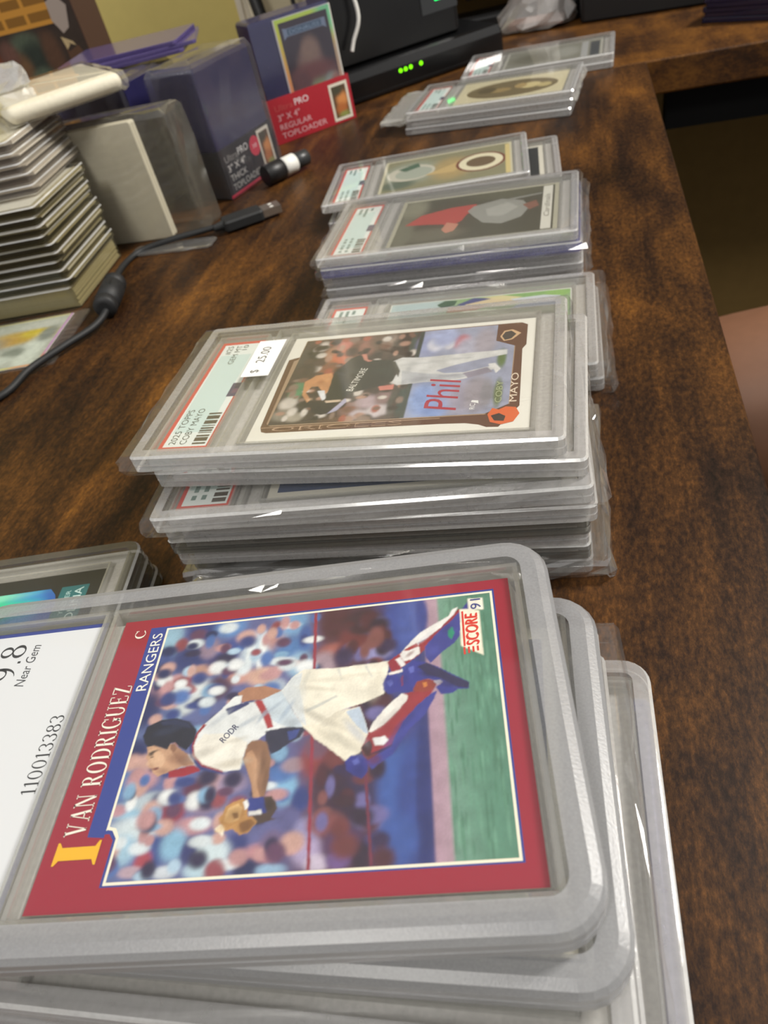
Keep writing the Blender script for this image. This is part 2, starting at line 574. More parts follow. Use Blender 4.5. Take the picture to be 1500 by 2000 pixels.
def serif_glyph(ch):
    T, t = 0.15, 0.055
    up = 1 - 0.045
    g = {
        'I': (0.36, bar(.18, 0, .18, 1, T) + foot(.18, 0, .34) + foot(.18, up, .34)),
        'V': (0.80, bar(.40, 0, .14, 1, T) + bar(.42, 0, .66, 1, t) + foot(.14, up) + foot(.66, up, .26)),
        'A': (0.80, bar(.14, 0, .38, 1, t) + bar(.66, 0, .40, 1, T) + foot(.14, 0, .26) + foot(.66, 0) + [[(.20, .30), (.58, .30), (.58, .35), (.22, .35)]]),
        'N': (0.84, bar(.14, 0, .14, 1, t) + bar(.70, 0, .70, 1, t) + bar(.68, 0, .16, 1, T) + foot(.14, 0, .26) + foot(.12, up, .24) + foot(.70, up, .26)),
        'R': (0.78, bar(.17, 0, .17, 1, T) + foot(.17, 0) + foot(.14, up, .26) + arc(.36, .75, .27, .25, .13, .205, -90, 90) + [[(.17, .955), (.36, .955), (.36, 1), (.17, 1)], [(.17, .5), (.36, .5), (.36, .545), (.17, .545)]] + bar(.68, 0, .40, .52, T) + foot(.70, 0, .2)),
        'O': (0.86, arc(.42, .5, .38, .52, .23, .47, 0, 360, 26)),
        'D': (0.84, bar(.17, 0, .17, 1, T) + arc(.36, .5, .42, .5, .27, .455, -90, 90, 16) + [[(.05, 0), (.36, 0), (.36, .045), (.05, .045)], [(.05, .955), (.36, .955), (.36, 1), (.05, 1)]]),
        'G': (0.86, arc(.43, .5, .39, .52, .24, .47, 48, 330, 22) + bar(.70, .08, .70, .44, T) + foot(.70, .42, .30) + bar(.735, .72, .735, .98, .05)),
        'U': (0.84, bar(.16, .32, .16, 1, T) + bar(.68, .32, .68, 1, t) + arc(.40, .34, .31, .36, .19, .30, 180, 360, 14) + foot(.16, up) + foot(.68, up, .26)),
        'E': (0.72, bar(.17, 0, .17, 1, T) + [[(.05, 0), (.64, 0), (.64, .05), (.05, .05)], [(.05, .95), (.60, .95), (.60, 1), (.05, 1)], [(.2, .485), (.46, .485), (.46, .53), (.2, .53)]] + bar(.62, 0, .645, .24, .05) + bar(.595, .78, .60, 1, .05) + bar(.46, .40, .46, .61, .045)),
        'Z': (0.72, bar(.14, .02, .56, .98, T) + [[(.06, 0), (.66, 0), (.66, .05), (.06, .05)], [(.08, .95), (.64, .95), (.64, 1), (.08, 1)]] + bar(.635, 0, .655, .26, .05) + bar(.10, .76, .085, 1, .05)),
        'C': (0.78, arc(.42, .5, .38, .52, .23, .47, 45, 318, 22) + bar(.69, .70, .69, .98, .05) + bar(.69, .12, .70, .2, .05)),
        '1': (0.42, bar(.22, 0, .22, 1, .11) + foot(.22, 0, .34) + [[(.06, .82), (.18, .90), (.18, .97), (.06, .87)]]),
        '0': (0.62, arc(.30, .5, .28, .51, .18, .46, 0, 360, 22)),
        '3': (0.58, arc(.26, .74, .25, .26, .15, .21, -80, 160) + arc(.26, .27, .28, .28, .17, .23, -165, 85)),
        '8': (0.60, arc(.29, .75, .23, .25, .13, .20, 0, 360, 20) + arc(.29, .26, .27, .27, .16, .22, 0, 360, 20)),
        '9': (0.60, arc(.29, .68, .27, .33, .16, .28, 0, 360, 20) + arc(.16, .60, .40, .60, .30, .58, -85, 5)),
        '.': (0.24, [[(.06, 0), (.18, 0), (.18, .12), (.06, .12)]]),
        ' ': (0.36, []),
    }
    return g[ch]


def serif_text(s):
    out, x = [], 0.0
    for ch in s:
        w, polys = serif_glyph(ch)
        out += [[(p[0] + x, p[1]) for p in q] for q in polys]
        x += w + 0.06
    return out

# ------------------------------------------------------------------ picture shapes on the two nearest cards, in card millimetres
SCORE_SHADE=[(26.9,28.0,3.2,0.9,'b8b4ac',0.6,20),(33.1,25.2,3,0.8,'c0b8a8',0.6,5),(28.6,35.1,2.4,0.6,'b4bcc8',0.6,40),(34.7,33.8,2.6,0.5,'a8b4c4',0.6,30),(37.7,34.9,1.6,0.4,'98a8bc',0.7,60),(40.0,36.7,2.2,0.4,'a4b2c4',0.7,40),(42.7,35.7,2.6,0.5,'9fb0c6',0.7,60),(32.8,30.0,2.4,0.5,'c4c0b6',0.6,10),(45.7,42.5,2,0.6,'c4c4bc',0.6,70),(48.6,40.0,4,0.5,'cfc9ba',0.7,-12),(51.0,41.8,4.5,0.5,'d0cabb',0.6,-4),(56.1,42.3,4,0.4,'d4cebe',0.6,0),(60.0,38.6,1.2,2.4,'c8c2b4',0.5,0),(61.2,40.6,0.8,2.6,'cdc7b8',0.5,0),(48.6,33.7,3.4,0.7,'bcb8ae',0.7,-35),(51.8,32.0,4,0.6,'c4beb0',0.7,-30),(54.5,27.9,3.4,0.8,'c4bfb2',0.7,-40),(56.8,29.6,3,0.8,'b4bccc',0.6,-50),(44.9,38.2,1.2,3,'cfd3d4',0.6,0),(50.8,29.5,2.6,0.6,'cbc5b6',0.7,-40),(44.3,32.8,2,0.8,'a8b0bc',0.6,0),(21.3,27.2,1.6,1.1,'8a5f4c',0.6,0),(23.0,26.7,1.4,1.0,'7d5646',0.6,0),(19.1,24.8,1.2,0.5,'9c7460',0.6,0),(15.8,28.5,0.5,0.35,'2a1c1a',0.8,0),(16.3,29.2,0.9,0.25,'2a1c1a',0.7,10),(15.7,26.7,0.5,0.5,'dcb698',0.6,0),(17.8,27.2,1.2,0.9,'d8b294',0.5,0),(17.5,25.4,0.7,0.22,'7a3c3a',0.8,0),(17.8,33.5,2.2,0.8,'2c3450',0.6,10),(20.8,34.6,2.2,0.7,'262c48',0.6,0),(39.2,25.6,0.8,2.4,'6a4c3c',0.6,0),(38.3,23.2,0.6,2.4,'c49c7e',0.5,0),(40.4,21.2,0.6,2,'5f4436',0.6,0),(37.2,28.3,1.4,1.2,'7c5844',0.6,0),(35.6,15.2,1.6,1.2,'8a6036',0.6,0),(34.1,13.7,1.2,1.0,'a87a46',0.6,0),(37.7,12.9,1.2,1.0,'6e4a2a',0.6,0),(33.2,12.6,0.8,0.6,'e0c08c',0.6,0),(41.7,16.5,0.9,1.0,'2c2220',0.7,0),(67.4,46.1,1.0,0.4,'6a1c28',0.6,40),(70.6,49.9,2.2,0.5,'c8c8d0',0.5,40),(75.1,51.6,1.4,0.8,'2c3078',0.6,40),(72.4,46.5,1.6,0.8,'4a50a4',0.5,40),(63.1,40.4,1,0.9,'282c74',0.6,0),(66.2,40.0,1,1,'282c74',0.6,0),(71.1,40.8,1.6,0.6,'241f46',0.7,-20),(74.6,38.3,2,0.7,'2c2858',0.6,-15),(63.3,32.1,2.8,0.5,'c8c4c4',0.6,45),(66.2,30.5,2.4,0.7,'2c3078',0.6,45),(64.0,27.0,2,0.8,'4a50a4',0.5,45),(57.9,21.5,1.2,1.2,'272a70',0.6,0),(60.6,23.6,1.2,1,'6a2028',0.6,0)]
MAYO_SHADE=[(30.2,37.9,3,1.2,'323c38',0.6,0),(37.9,36.9,3,1.6,'2c3632',0.6,0),(28.2,32.7,2,1.4,'0e1412',0.6,0),(36.1,30.5,3,0.8,'0e1412',0.6,0),(41.2,35.1,1,2.4,'323c38',0.5,0),(49.4,39.5,4,0.8,'bcbec0',0.6,0),(56.7,39.9,4,0.7,'c2c4c6',0.6,0),(65.3,40.8,4,0.5,'b4b6ba',0.6,0),(53.6,30.3,4,0.8,'a4a7ae',0.6,0),(60.6,30.8,4,0.8,'a2a4ac',0.6,0),(47.8,35.7,1,2.6,'b0b2b6',0.6,0),(17.5,32.6,1.4,1.2,'a86a44',0.6,0),(19.5,33.7,1.2,1,'d8a070',0.5,0),(15.6,27.6,1,1.2,'b0704c',0.6,0),(16.1,22.4,1,0.8,'e0c0a0',0.5,0)]
SCORE_POLY=[('a9795f',[(31.5,40.8),(33.3,42.0),(37.3,41.9),(41.4,40.3),(37.1,38.7),(32.7,38.6)]),('dfe3e6',[(23.9,29.9),(24.9,33.6),(28.5,37.1),(29.6,38.5),(31.0,40.0),(32.6,40.2),(32.6,38.3),(36.2,38.2),(41.1,40.4),(43.4,36.0),(46.6,31.6),(44.5,31.1),(39.5,31.3),(37.6,29.7),(35.6,28.8),(35.1,25.9),(35.0,23.8),(31.5,23.6),(26.9,25.3),(24.5,27.7)]),('c3d0dc',[(36.2,38.2),(41.1,40.4),(43.4,36.0),(46.3,31.8),(44.5,31.3),(40.5,33.2),(38.4,34.8)]),('e9e6de',[(24.6,29.5),(26.0,32.0),(30.6,31.7),(35.4,29.4),(35.5,28.4),(34.9,25.9),(34.9,23.8),(31.5,23.8),(27.0,25.4),(24.8,27.6)]),('93222f',[(23.8,29.8),(24.3,32.3),(25.5,34.4),(26.1,34.0),(24.8,32.1),(24.4,29.6),(25.1,27.6),(27.1,25.5),(31.5,23.8),(31.6,23.3),(26.8,24.8),(24.5,27.4)]),('2e3a78',[(23.5,29.6),(23.9,32.3),(24.4,33.0),(24.3,32.1),(24.0,29.7),(24.7,27.4),(27.0,25.1),(31.7,23.4),(31.8,23.1),(26.8,24.4),(24.2,27.2)]),('353b6b',[(29.5,37.3),(30.7,37.7),(33.9,38.6),(34.6,38.0),(32.2,36.7),(30.4,35.8)]),('a33238',[(35.5,38.3),(37.0,38.6),(39.3,34.8),(40.3,32.2),(39.1,31.9),(37.7,34.9)]),('2b2c44',[(38.8,31.4),(43.2,31.9),(47.0,31.5),(46.0,29.4),(43.7,28.2),(42.0,26.9),(40.6,26.4),(39.2,29.0)]),('3c4a8c',[(43.3,30.9),(45.8,31.2),(45.2,29.4),(43.9,28.9)]),('ece7d9',[(41.0,40.3),(42.9,43.4),(45.1,45.0),(52.1,44.5),(57.9,44.7),(63.1,44.9),(62.7,41.1),(62.2,37.3),(58.3,35.7),(54.1,34.6),(49.5,31.1),(46.7,31.2),(44.0,35.6)]),('d5dbe0',[(41.0,40.3),(42.9,43.4),(44.9,44.4),(44.7,40.4),(46.2,35.3),(47.0,31.5),(44.8,34.1)]),('e8e2d2',[(46.3,31.8),(49.7,31.9),(52.9,34.3),(57.4,34.9),(58.5,32.0),(59.8,27.4),(57.7,25.1),(55.4,23.6),(51.0,27.3),(49.1,28.7)]),('b9c8dc',[(54.7,34.1),(57.4,34.9),(58.5,32.0),(59.4,28.7),(58.3,29.4),(56.4,31.6)]),('d9d3c4',[(49.4,31.6),(52.9,34.3),(55.3,34.7),(53.6,33.2),(50.7,31.0)]),('c8c9c4',[(46.2,35.3),(48.9,36.4),(52.6,38.1),(52.9,37.7),(49.3,35.8),(46.6,34.6)]),('d2d2ca',[(52.1,44.3),(52.8,44.4),(53.7,41.5),(53.3,41.4)]),('cfd0ca',[(57.9,44.3),(58.4,44.5),(59.9,41.5),(59.5,41.4)]),('c39a7d',[(14.4,30.3),(15.9,30.6),(18.5,29.5),(19.3,30.6),(21.1,29.5),(23.4,27.8),(25.5,25.5),(22.8,25.3),(21.2,24.7),(19.3,24.1),(18.4,23.7),(17.3,24.5),(16.6,25.6),(15.8,25.9),(15.6,27.1),(14.8,28.0),(15.0,28.9)]),('a77f66',[(19.6,30.3),(21.0,29.7),(23.4,28.0),(25.4,25.7),(23.2,25.4),(21.3,27.2),(20.2,28.6)]),('d2ab8d',[(14.9,29.4),(16.5,29.7),(18.4,28.4),(19.2,26.7),(18.6,25.5),(17.3,25.6),(16.2,26.7)]),('161a2e',[(12.9,32.6),(13.2,34.9),(15.8,36.1),(19.1,36.3),(22.4,35.1),(24.2,33.1),(24.3,30.8),(23.0,28.8),(21.2,29.7),(20.2,30.7),(19.3,30.6),(19.0,29.3),(16.0,30.4),(14.5,30.3),(13.6,31.3)]),('232a4a',[(15.8,35.8),(19.1,36.0),(22.1,34.8),(23.0,33.6),(19.5,34.7),(16.7,34.8)]),('8c6450',[(19.4,30.4),(20.4,30.5),(21.0,29.4),(20.5,28.5),(19.6,29.3)]),('3c2a26',[(15.2,28.8),(16.4,29.2),(16.6,28.9),(15.4,28.5)]),('4a2a28',[(17.1,25.4),(18.0,25.7),(18.2,25.4),(17.3,25.1)]),('2c2020',[(15.7,27.9),(16.4,28.1),(16.5,27.9),(15.8,27.7)]),('9a2433',[(20.4,24.6),(23.2,25.2),(25.5,25.5),(27.0,24.2),(23.7,23.3),(20.8,23.3)]),('8f6a52',[(35.5,28.6),(36.3,29.6),(38.0,29.6),(39.4,29.0),(40.8,25.4),(40.9,21.7),(40.7,19.4),(40.5,17.6),(38.5,17.7),(37.6,20.8),(36.5,23.3),(35.1,25.8)]),('b98f70',[(35.8,27.1),(36.7,27.7),(37.9,25.7),(38.7,20.7),(39.8,17.7),(38.5,17.8),(37.7,20.8),(36.5,23.3),(35.5,25.6)]),('4a3a34',[(40.0,18.0),(41.9,18.1),(42.9,16.9),(43.3,15.7),(42.4,14.1),(43.3,13.8),(41.1,13.3),(39.7,13.0),(38.8,14.7)]),('b98a52',[(33.4,16.7),(34.8,17.5),(36.5,18.0),(37.6,17.3),(38.4,15.0),(39.9,13.5),(38.5,11.7),(37.1,11.4),(35.5,12.5),(34.1,12.3),(32.2,12.2),(33.1,13.5),(32.5,14.6),(33.2,15.4)]),('d9b27a',[(33.9,16.4),(35.8,17.2),(36.8,16.3),(36.4,14.1),(34.7,13.6),(33.6,14.0)]),('5a4326',[(34.9,15.4),(36.0,15.5),(36.3,14.5),(35.4,14.4)]),('8d6236',[(36.5,13.5),(38.6,14.2),(39.7,13.4),(38.4,12.0),(37.2,11.8)]),('e9e4d6',[(32.1,12.8),(33.2,13.6),(34.0,12.6),(33.9,11.2),(33.0,12.1)]),('2f3c86',[(37.3,17.9),(40.4,18.1),(41.4,15.1),(38.0,14.6)]),('e8e8e8',[(36.7,17.4),(37.3,17.9),(37.9,16.6),(37.3,15.7)]),('dcdcdc',[(37.9,15.5),(40.4,15.7),(40.5,14.9),(38.2,14.7)]),('8f2433',[(62.7,44.7),(65.4,46.6),(67.4,47.6),(70.6,49.3),(73.8,52.4),(77.9,56.5),(78.4,55.3),(75.2,51.3),(72.3,48.2),(70.5,46.8),(68.8,45.3),(66.0,43.2),(63.9,41.5)]),('3a3f92',[(70.5,47.6),(73.1,50.7),(75.6,53.0),(77.9,55.4),(80.0,58.3),(79.9,56.0),(78.3,53.5),(78.2,50.0),(76.5,47.7),(73.6,45.5),(71.5,43.4),(70.5,45.1)]),('e6e4e4',[(65.3,46.2),(66.7,48.2),(69.5,51.2),(72.4,53.0),(75.7,54.8),(76.5,56.5),(77.8,57.0),(76.8,55.1),(73.8,51.9),(70.9,49.7),(69.1,48.7),(69.5,46.1),(67.7,44.7),(66.0,44.5)]),('a02c36',[(66.0,47.2),(68.8,48.7),(69.3,47.8),(66.8,46.9)]),('e2dfe0',[(64.4,45.1),(65.4,45.6),(66.5,43.6),(65.6,43.1)]),('e8e0dc',[(62.9,42.0),(65.8,42.6),(66.0,42.0),(63.2,41.4)]),('1f8f72',[(75.3,51.1),(76.3,52.0),(76.7,50.2),(76.0,48.6),(75.4,49.5)]),('33378c',[(61.9,39.7),(62.6,41.4),(64.3,41.6),(65.5,40.3),(66.0,42.4),(68.1,44.4),(70.5,43.7),(72.9,42.4),(76.2,40.0),(78.9,38.1),(78.8,36.6),(76.7,36.8),(74.1,38.3),(70.8,39.8),(69.1,39.3),(67.7,37.3),(65.4,37.4),(63.0,37.1),(62.0,38.2)]),('2a2550',[(68.8,42.9),(70.8,43.6),(73.5,41.7),(75.8,40.0),(78.9,38.1),(78.8,36.8),(76.7,37.2),(73.5,39.5),(70.5,41.1)]),('5a62b4',[(62.6,40.0),(63.6,40.5),(64.0,39.5),(63.3,38.8)]),('5a62b4',[(67.0,42.7),(68.1,43.2),(68.2,41.7),(67.4,41.4)]),('9a3030',[(65.5,40.5),(66.0,41.2),(66.0,38.8),(65.7,38.5)]),('8e3a30',[(68.7,39.3),(70.8,39.8),(72.8,38.8),(72.1,37.4),(70.4,36.4),(68.7,36.2),(67.9,37.5)]),('c87a3a',[(69.8,39.0),(70.6,39.1),(70.8,38.1),(70.1,37.8)]),('33378c',[(72.4,37.7),(74.1,38.7),(76.7,36.8),(75.7,36.0),(73.4,35.9)]),('b9b4c0',[(72.0,39.1),(73.3,39.3),(73.8,38.7),(72.8,38.1)]),('952f38',[(59.4,29.2),(62.5,32.1),(66.1,36.9),(68.1,37.1),(70.4,36.8),(72.1,37.4),(70.7,34.9),(67.4,31.6),(64.8,28.6),(63.9,26.3),(61.1,25.2),(58.9,24.4),(58.1,25.8)]),('3a3f92',[(64.5,27.9),(66.1,31.0),(68.7,34.0),(71.4,36.3),(72.7,36.9),(72.0,35.1),(70.0,31.6),(67.4,29.4),(65.5,26.5),(64.0,24.2),(61.8,22.8),(60.3,21.6),(59.2,23.3),(61.7,24.8),(63.9,25.9)]),('e9e6e2',[(59.4,29.3),(60.2,31.2),(62.7,34.3),(65.7,37.0),(66.9,36.4),(66.7,35.3),(64.1,32.3),(61.9,30.3),(59.9,29.1)]),('e9ebee',[(60.2,27.9),(62.6,28.1),(63.3,27.2),(62.3,26.3),(60.7,26.4)]),('40222a',[(58.1,26.1),(59.7,27.6),(60.2,26.5),(60.0,24.3),(58.9,24.4)]),('33378c',[(55.2,23.7),(56.3,24.8),(58.2,24.8),(59.6,23.3),(59.5,21.3),(58.5,20.0),(56.8,20.9),(55.5,22.0)]),('5a62b4',[(56.5,23.6),(57.6,24.2),(58.0,23.1),(57.0,22.7)]),('f0ead8',[(78.0,56.3),(79.9,56.1),(82.1,55.4),(82.2,44.0),(77.9,46.8)]),('f3eee2',[(79.9,58.9),(83.0,58.8),(83.0,55.6),(79.9,55.8)])]
MAYO_POLY=[('c98f62',[(11.5,33.1),(14.9,36.8),(20.2,37.8),(22.7,33.4),(22.3,28.1),(20.9,24.4),(17.3,30.0),(15.0,30.0),(13.7,26.5),(16.5,22.3),(15.8,20.5),(12.7,25.3)]),('e3e6ea',[(17.6,27.3),(20.2,27.3),(21.9,22.4),(20.9,21.1)]),('1b2321',[(21.2,37.4),(25.4,46.1),(28.5,48.2),(30.8,44.5),(41.4,43.3),(43.2,37.6),(43.9,30.2),(38.9,27.3),(29.8,24.5),(27.7,20.4),(24.9,19.9),(21.8,22.0),(21.5,29.3)]),('1a1b1f',[(15.7,21.1),(21.8,20.5),(26.4,20.0),(25.5,14.0),(22.1,13.1),(19.1,14.9)]),('d9c2aa',[(21.7,21.0),(27.2,21.2),(27.8,20.1),(22.8,19.7)]),('b4b2cc',[(24.3,13.4),(27.9,19.9),(28.9,21.8),(29.7,19.7),(27.4,15.0)]),('cf8a78',[(29.0,48.4),(30.6,48.5),(32.0,44.6),(34.0,43.6),(32.2,43.2),(30.5,44.8)]),('d07f72',[(38.9,27.3),(44.2,28.0),(44.3,25.1),(40.0,24.9)]),('d5d6d6',[(41.4,42.2),(44.3,44.2),(51.9,43.2),(62.9,43.7),(80.0,44.2),(80.3,41.3),(72.5,39.7),(64.2,37.3),(57.4,34.5),(60.4,32.5),(66.8,32.2),(75.0,34.8),(76.8,33.0),(67.8,28.6),(62.4,27.6),(53.9,28.1),(45.4,27.3),(43.3,29.4),(44.1,34.5)]),('b9bcc2',[(45.5,35.9),(53.2,33.4),(60.5,31.7),(66.9,31.7),(67.8,29.3),(60.9,28.2),(53.8,28.4),(46.8,27.7)]),('3a3a34',[(40.9,42.3),(42.3,42.1),(44.9,36.0),(44.9,32.0),(43.1,36.2)]),('8f8a9a',[(66.5,31.7),(74.3,34.3),(76.2,31.4),(68.5,28.7)]),('e6e6e6',[(74.5,36.2),(76.6,36.5),(78.7,32.8),(77.3,30.4),(76.3,33.4),(75.0,34.3)])]
SCORE_SOFT=[(12.9,56.6,2.7,5.4,'8fb4cc'),(20.2,58.6,3.8,3.6,'2b3a7a'),(18.9,51.2,4.4,4.3,'28336b'),(26.8,58.5,3.7,2.7,'5b86c0'),(33.7,51.7,3.5,4.2,'c9d8e6'),(35.2,50.7,0.9,5.0,'e8eef2'),(32.5,50.7,0.8,4.1,'dfe8ee'),(38.2,54.3,2.5,3.5,'b98a8a'),(41.2,58.1,3.6,4.4,'6f9cc8'),(42.1,50.6,4.2,3.3,'4f79b4'),(30.7,45.0,3.5,2.0,'c08f86'),(23.0,47.5,4.2,1.5,'b98f80'),(21.3,42.4,4.2,3.1,'cfd6da'),(14.0,42.5,2.9,3.1,'b98a90'),(11.5,39.1,3.5,4.6,'232b5e'),(27.1,42.5,2.8,3.0,'4a2f4a'),(36.2,44.4,3.4,2.3,'d0a898'),(39.4,41.0,2.6,2.3,'a8b4c4'),(19.8,38.9,2.7,2.2,'c8d0d4'),(25.7,49.5,2.9,2.1,'3a3566'),(44.0,46.4,2.7,3.2,'8fb0cc'),(44.5,53.5,1.4,3.3,'3f5a9a'),(42.9,34.3,1.9,4.2,'3a3c70'),(12.4,51.2,2.3,3.4,'3a4a86'),(27.9,52.5,2.6,2.5,'3b4a8c'),(31.0,55.3,2.2,1.8,'c8a09a'),(22.8,53.1,2.2,2.6,'8f7a90'),(12.3,29.3,2.7,2.8,'1f2a60'),(10.9,23.0,2.7,3.3,'4f7cb8'),(15.4,23.3,3.2,2.2,'b88a92'),(14.6,17.3,3.8,1.8,'8fb8d4'),(16.9,13.8,5.5,2.3,'cfdde6'),(15.0,10.0,3.0,2.8,'9cc0d8'),(12.0,17.5,2.0,1.2,'b48894'),(18.5,18.8,3.8,1.8,'b9c8d4'),(23.3,16.7,2.5,2.7,'8e2c3c'),(20.9,19.2,2.5,1.5,'31376b'),(27.7,13.6,3.6,1.7,'b88890'),(21.6,9.6,2.4,2.8,'3a4f90'),(24.9,10.5,2.4,2.8,'86b4d4'),(19.9,7.6,1.7,2.2,'a04050'),(18.0,6.2,2.3,1.0,'b8a0b0'),(24.4,5.8,2.3,1.1,'c4ccd8'),(29.1,18.0,3.6,2.4,'8a7690'),(29.5,21.5,3.1,1.9,'c09aa0'),(33.9,21.1,3.0,1.9,'8f80a0'),(26.7,20.5,2.5,1.9,'5a2c48'),(36.7,9.2,2.2,2.7,'2f3a78'),(32.3,8.4,3.4,2.7,'cadbe4'),(31.2,5.9,3.3,1.6,'b4d0e0'),(28.1,9.2,1.5,2.2,'31376e'),(41.4,7.9,3.3,1.8,'b8848c'),(39.6,5.5,2.7,1.5,'3a3a68'),(43.4,5.2,2.7,1.0,'8fb0d0'),(43.8,9.8,2.8,2.1,'6a5a80'),(44.3,19.1,2.3,3.0,'7fb0d4'),(43.2,22.8,3.0,2.4,'4a6eac'),(45.4,23.8,2.4,1.5,'a08a98'),(47.4,17.1,1.7,2.4,'2f3f80'),(45.6,13.4,2.2,2.2,'5a5a8c'),(49.6,7.9,2.7,2.6,'a89ac0'),(49.1,11.5,2.3,2.2,'8a88b4'),(51.4,5.8,2.1,1.5,'c4b8d0'),(41.4,26.6,2.5,2.6,'39406e'),(32.9,26.1,1.3,1.3,'8090b0'),(33.8,15.4,2.3,2.3,'7a7a9c'),(51.1,56.7,3.5,5.2,'4a2634'),(51.7,48.5,4.0,2.4,'9a5a56'),(55.5,51.1,3.4,4.1,'6a3038'),(57.3,55.8,4.1,3.4,'3a2434'),(60.7,54.4,3.4,2.1,'7a78b0'),(60.3,47.4,3.2,1.9,'8886b8'),(64.7,56.3,2.6,5.2,'3a4a94'),(60.9,50.4,1.9,1.6,'4a2a36'),(49.3,45.8,2.7,3.1,'a08a98'),(50.1,24.6,3.5,3.7,'8a3a3c'),(52.9,19.6,3.4,5.4,'3c2438'),(56.5,15.9,3.3,6.9,'32203a'),(52.4,12.4,3.3,2.2,'80484c'),(60.5,12.3,3.3,1.6,'7872a8'),(55.9,8.5,3.8,3.1,'4a3058'),(61.3,7.6,2.0,2.6,'4a4888'),(59.7,19.0,3.3,3.5,'342a50'),(49.8,27.1,2.5,2.5,'6a4a60'),(55.1,6.0,2.1,1.5,'6a5088'),(64.7,18.0,3.3,12.1,'3c5aa4'),(67.5,15.0,2.6,11.6,'33468e'),(69.6,14.9,1.3,14.6,'27306e'),(65.1,32.0,3.5,5.3,'3a3a78'),(65.4,8.9,3.1,4.1,'3a56a0'),(61.4,33.7,3.6,3.4,'2c2040'),(67.4,54.3,2.6,7.6,'4456a0'),(70.0,55.6,1.3,5.0,'33408a')]
MAYO_SOFT=[(10.6,54.9,5.1,6.4,'57463f'),(10.0,50.5,3.4,6.2,'2c2826'),(12.8,56.1,2.1,3.2,'cfc6bf'),(17.5,49.5,3.3,6.1,'b0846c'),(21.9,55.5,3.3,4.8,'c4756a'),(22.0,47.4,4.1,5.3,'c97050'),(26.5,52.6,3.2,6.2,'6a4a3c'),(30.3,53.6,3.2,6.2,'9a6a5c'),(34.6,55.9,4.1,5.5,'6a5446'),(38.7,55.3,3.2,4.6,'a08c80'),(42.3,51.8,3.2,7.6,'3a302c'),(17.9,40.8,3.2,4.4,'8a5c48'),(13.8,41.3,1.7,2.2,'ddd2c8'),(10.9,40.3,3.3,4.4,'3a302c'),(24.5,50.7,2.4,3.0,'3a2c2a'),(14.4,45.5,2.5,3.0,'4a3a36'),(6.1,49.6,2.6,6.2,'46403c'),(10.1,28.2,2.8,5.5,'4f8a62'),(9.0,20.6,3.1,3.9,'d4ccc4'),(9.2,14.3,4.6,3.2,'8a8478'),(14.7,16.3,3.0,3.8,'26221f'),(13.4,12.7,3.0,2.5,'aaa294'),(20.6,13.3,3.0,3.7,'3a2f2a'),(26.6,9.2,4.3,3.0,'5c4438'),(31.6,15.8,3.7,4.4,'8a6a62'),(35.2,11.9,2.9,3.0,'c8bcc4'),(41.3,13.7,4.2,3.7,'d6ccd0'),(36.7,19.0,3.7,3.8,'b4a0a8'),(42.1,20.9,2.9,3.8,'8a7070'),(37.4,8.2,4.2,2.4,'4a3c38'),(44.2,8.8,2.8,2.3,'5a4a46'),(45.4,18.1,1.5,7.6,'4a4a44'),(48.1,19.0,1.4,8.9,'2f4440'),(46.8,52.6,1.1,9.2,'46544c'),(53.1,51.7,4.6,7.5,'9aa4cc'),(55.4,51.3,3.0,4.5,'dcdce6'),(64.3,51.4,3.0,4.5,'c46a74'),(59.9,50.7,1.9,3.2,'e2dfe4'),(57.9,55.3,4.6,6.2,'a9b4dc'),(66.9,46.8,4.4,7.2,'b0b0c4'),(72.5,50.2,3.7,8.9,'a29ca8'),(55.2,18.3,4.8,8.8,'8fa8dc'),(59.9,13.1,4.1,4.8,'86a0d8'),(62.4,21.2,4.1,8.8,'9aa6cc'),(67.4,18.2,4.1,8.7,'a09cb0'),(72.0,20.1,4.0,10.0,'98929c'),(75.3,19.8,2.0,7.4,'8a8890'),(78.6,39.0,1.5,5.5,'5c7440'),(78.7,19.4,1.4,7.4,'66744a')]


# ------------------------------------------------------------------ printed faces (drawn in card millimetres, name end on the left)
def shifted(mb, dx=-44.45, dy=-31.75):
    mb.v = [(x + dx, y + dy, z) for x, y, z in mb.v]
    return mb


